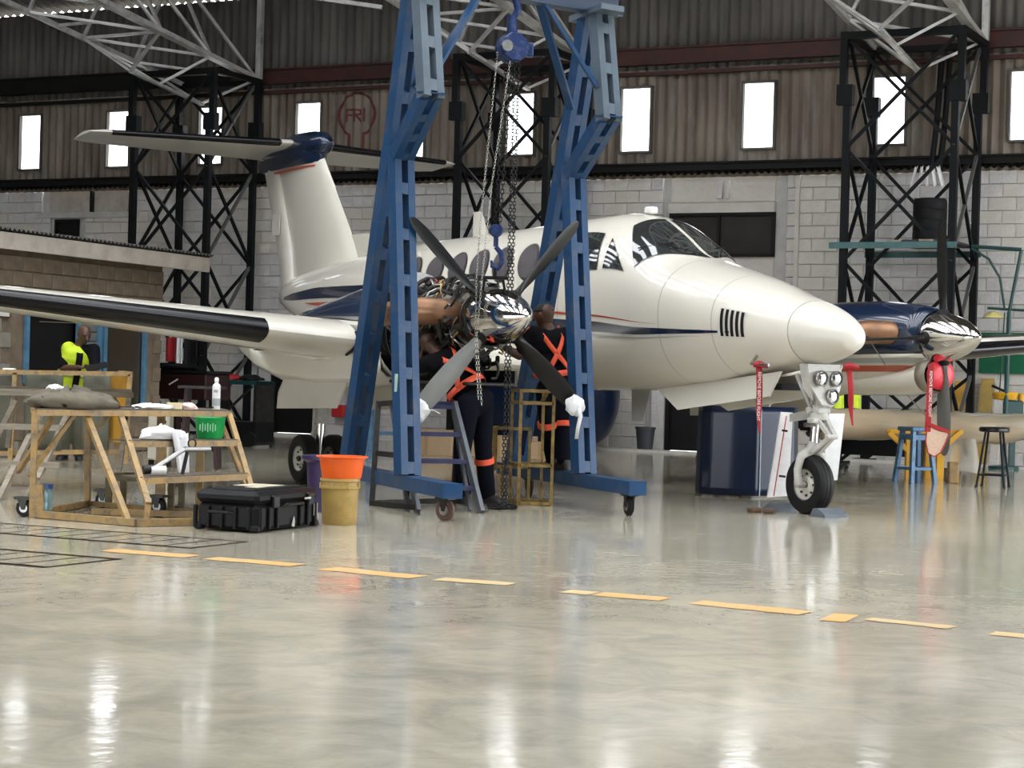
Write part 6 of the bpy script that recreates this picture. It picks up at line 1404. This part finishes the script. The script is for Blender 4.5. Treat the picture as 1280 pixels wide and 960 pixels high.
lm = MB().lathe([(.02, .10), (.06, .09), (.14, .03), (.155, 0), (.15, .0), (.05, .06), (.02, .07)], 24, caps=False).build('lamp_shade', M_lampy, smooth=True, ang=50); lm.location = W(6.02, 1.0, 2.22); tag(lm, 'small pale yellow lamp shade hanging on the green pipe arm', 'lamp')
mc = thing('bench_machine', W(6.32, .9, 0), 'yellow and teal bench machine beside the green pipe post', 'machine'); mo = W(6.32, .9, 0)
MB().lathe([(0, 1.0), (.16, 1.02), (.19, 1.10), (.17, 1.13), (0, 1.13)], 20, M=Matrix.Translation(V(-.12, 0, 0))).build('bowl', M_lampy if False else M_trestle, mc, smooth=True, ang=40); MB().box((.16, 0, 1.04), (.16, .14, .16), bev=.02).build('motor', M_trestle, mc); MB().box((0, 0, .9), (.26, .2, .22), bev=.02).build('body', M_teal, mc); MB().tube([(-.32, 0, 1.22), (-.1, 0, 1.13)], .02, 8).build('lever', M_black, mc); MB().box((0, 0, .4), (.08, .08, .8)).build('column', M_teal, mc); MB().box((0, 0, .02), (.4, .3, .04)).build('base', M_teal, mc)
gs = MB().box((0, 0, 0), (1.5, .02, .62)).build('green_board', M_banner); gs.matrix_world = WM @ Matrix.Translation((6.35, -.06, 1.72)); tag(gs, 'dark green board on the rear wall behind the pipe post', 'board')
mb = MB(); mb.box((.2, -.014, .0), (1.0, .008, .03)); mb.box((-.30, -.014, .1), (.04, .008, .3)); mb.box((-.14, -.014, .15), (.10, .008, .16)); mb.build('pale_stripe', mat('pale_green', (.3, .5, .35), .5), gs)
# shelf in the right tower with barrel
sh = thing('tower_shelf', None, 'teal plank shelf laid across the right lattice tower', 'shelf', M=WM @ Matrix.Translation((3.95, 0, 3.2)))
MB().box((.75, -1.87, .04), (1.9, .05, .09)).build('front_rail', M_sage, sh); MB().box((.80, -.36, .0), (1.8, .05, .09)).build('back_rail', M_teal, sh)
pl_ = None
for k, (x, l_) in enumerate(((.78, .22), (1.02, .22), (1.26, .22), (1.5, .2))): MB().box((x, -1.1, .10 + .004 * k), (l_, 1.55, .03)).build('plank', M_dark if k % 2 else M_wood, sh)
br = MB().lathe([(0, 0), (.245, 0), (.25, .02), (.25, .16), (.245, .17), (.25, .18), (.25, .32), (.245, .33), (.25, .34), (.25, .48), (.245, .49), (.25, .50), (.25, .61), (.235, .65), (.15, .66), (0, .66)], 32).build('barrel', M_black, smooth=True, ang=50); br.location = W(5.05, 1.1, 3.33); tag(br, 'black plastic barrel standing on the tower shelf', 'barrel')
mb = MB()
for k in range(5): mb.grid(lambda a, b: (-.2 + .08 * k + .05 * a + .04 * b * (k - 2), .02 * math.sin(5 * a + k), -.30 * b - .02 * math.sin(4 * a)), 3, 6)
o = mb.build('paper_strips', M_whitecloth, smooth=True, thick=.004, kind='stuff'); o.matrix_world = WM @ Matrix.Translation((4.95, -.9, 4.5)); tag(o, 'torn white plastic strips hanging in the right tower', 'plastic strips')
for k, (x, la) in enumerate(((4.85, 'left dark downpipe inside the right tower'), (4.98, 'right dark downpipe inside the right tower'))):
    mb = MB(); mb.tube([(x + .10, -.3, 6.2), (x + .05, -.3, 5.2), (x, -.35, 4.5)], .045, 10); o = mb.build('downpipe', M_iron, smooth=True); o.matrix_world = WM; tag(o, la, 'pipe')
# bin, extinguisher box and boxes under the aircraft
bn = MB().lathe([(0, 0), (.12, 0), (.155, .36), (.17, .365), (.17, .40), (.15, .40), (.12, .02), (0, .02)], 24).build('waste_bin', mat('grey_bin', (.035, .04, .045), .5), smooth=True, ang=40); bn.location = W(.0, 1.1, 0) + UV * .0; bn.location = (2.18, 31.6, 0); tag(bn, 'dark grey waste bin by the white wall', 'bin')
xb = MB().box((0, 0, 0), (.26, .16, .22), bev=.02).build('extinguisher_box', mat('fire_red', (.5, .02, .02), .4)); xb.matrix_world = WM @ Matrix.Translation((-5.8, -.13, .45)); tag(xb, 'small red box on the white wall behind the main wheels', 'box')
for k, (x, y, d, la) in enumerate(((-1.15, 28.0, (.75, .5, .36), 'tan cardboard box on the floor behind the step ladder'), (-.12, 28.0, (.95, .5, .30), 'long tan cardboard box behind the tube stand'), (.45, 27.6, (.34, .4, .24), 'small tan carton behind the gold stand, right one'))):
    o = MB().box((0, 0, d[2] / 2), d, bev=.006).build('carton', M_tan); o.location = (x, y, 0); o.rotation_euler.z = -.2; tag(o, la, 'carton')
    MB().box((0, -d[1] / 2 - .001, d[2] / 2), (.05, .003, d[2])).build('tape_strip', mat('parcel_tape', (.35, .22, .10), .4), o)
# ------------------------------------------------------------------ dark corner on the left
tb_ = thing('tool_bench', (-4.75, 28.4, 0), 'dark maroon tool bench with legs in the corner behind the platform', 'bench', rz=TW); 
MB().box((0, 0, .88), (1.15, .6, .38), bev=.02).build('chest', M_maroon, tb_); MB().box((0, 0, 1.09), (1.2, .62, .04)).build('bench_top', M_black, tb_)
for x in (-.5, .0, .5): MB().box((x, -.2, .28), (.09, .12, .56)).build('leg', M_maroon if x == 0 else M_black, tb_)
for k in range(5): MB().lathe([(0, 0), (.05, 0), (.05, .05), (0, .05)], 12, M=Matrix.Translation((-.42, -.33, .28 + k * .085))).build('spool', M_steel if k % 2 else M_black, tb_, smooth=True, ang=40)
MB().tube([(-.05, -.32, .90), (.10, -.32, .98)], .012, 8).build('handle', M_label, tb_)
o = lump('tool_bag', 'black tool bag lying on the maroon bench', 'bag', (-4.95, 28.5, 1.11), (.45, .22, .07), M_black, 22, TW)
ct = thing('teal_trolley', (-4.05, 29.3, 0), 'dark trolley with teal top beside the maroon bench', 'trolley', rz=TW)
MB().box((0, 0, .95), (.85, .5, .06)).build('tray', M_teal, ct); MB().box((0, 0, .22), (.85, .5, .30)).build('lower_box', M_black, ct)
for x in (-.4, .4): MB().box((x, 0, .5), (.05, .48, .95)).build('side_frame', M_dark, ct)
MB().bar((-.35, -.24, .3), (.35, -.24, .9), .03).build('brace', M_dark, ct)
for x in (-.38, .35): MB().lathe([(0, -.03), (.11, -.03), (.11, .03), (0, .03)], 18, M=Matrix.Translation((x, -.26, .11)) @ Matrix.Rotation(math.pi / 2, 4, 'X')).build('wheel', M_tyre, ct, smooth=True, ang=40)
for k, (x, nm, m_, c_, la) in enumerate(((-.2, 'red_tin', M_ribbon, 1.0, 'red tin on the teal trolley'), (.2, 'black_lump', M_black, 1.0, 'black cloth heap on the teal trolley'))):
    o = lump(nm if k else 'red_cloth', la.replace('tin', 'cloth heap'), 'cloth', V(-4.05, 29.2, .985) + UV * x, (.17, .12, .06), m_, 30 + k, TW)
hx = thing('hung_clothes', W(-8.0, 1.95, 1.25), 'red and black garments hanging from the left tower leg', 'clothes')
for dx, w_, h, m_, nm in ((-.16, .16, .42, M_ribbon, 'red_garment'), (.0, .10, .50, M_whitecloth, 'white_garment'), (.22, .26, .80, M_black, 'black_garment')):
    mb = MB(); mb.grid(lambda a, b: (dx + w_ * (a - .5), -.05 * math.sin(7 * a + dx * 9), .42 - h * b), 6, 8); mb.build(nm, m_, hx, smooth=True, thick=.02)
wb_ = thing('white_cabinet', (-4.05, 22.6, 0), 'small cream two-drawer box behind the work platform', 'cabinet')
MB().box((0, 0, .36), (.25, .25, .56), bev=.01).build('cabinet_body', mat('cream_metal', (.62, .58, .48), .5), wb_)
for z in (.22, .50):
    d_ = MB().box((0, -.13, z), (.24, .02, .25), bev=.005).build('drawer', mat('cream_metal', (.62, .58, .48)), wb_); MB().box((.04, -.145, z + .02), (.09, .01, .03)).build('handle', M_black, d_)
for x in (-.1, .1): MB().box((x, 0, .04), (.03, .2, .08)).build('leg', M_black, wb_)
for dx, la in ((-.16, 'left olive legged red stool leg frame'),): 
    o = thing('side_table', (-3.55, 22.4, 0), 'tall dark red legged table behind the work platform', 'table'); MB().box((0, 0, .93), (.5, .4, .03)).build('table_top', M_dark, o)
    for x, y in ((-.2, -.15), (.2, -.15), (.2, .15), (-.2, .15)): MB().bar((x, y, 0), (x * .8, y * .8, .93), .04).build('leg', M_maroon, o)

bb = thing('blue_bench', (-1.62, 26.2, 0), 'small blue workbench beneath the wing behind the step ladder', 'bench')
MB().box((0, 0, .80), (.62, .4, .05)).build('bench_top', M_stoolb, bb)
for x, y in ((-.26, -.15), (.26, -.15), (.26, .15), (-.26, .15)): MB().bar((x, y, 0), (x, y, .79), .07).build('leg', M_stoolb, bb)
MB().bar((-.26, -.15, .35), (.26, -.15, .35), .05).build('stretcher', M_stoolb, bb)
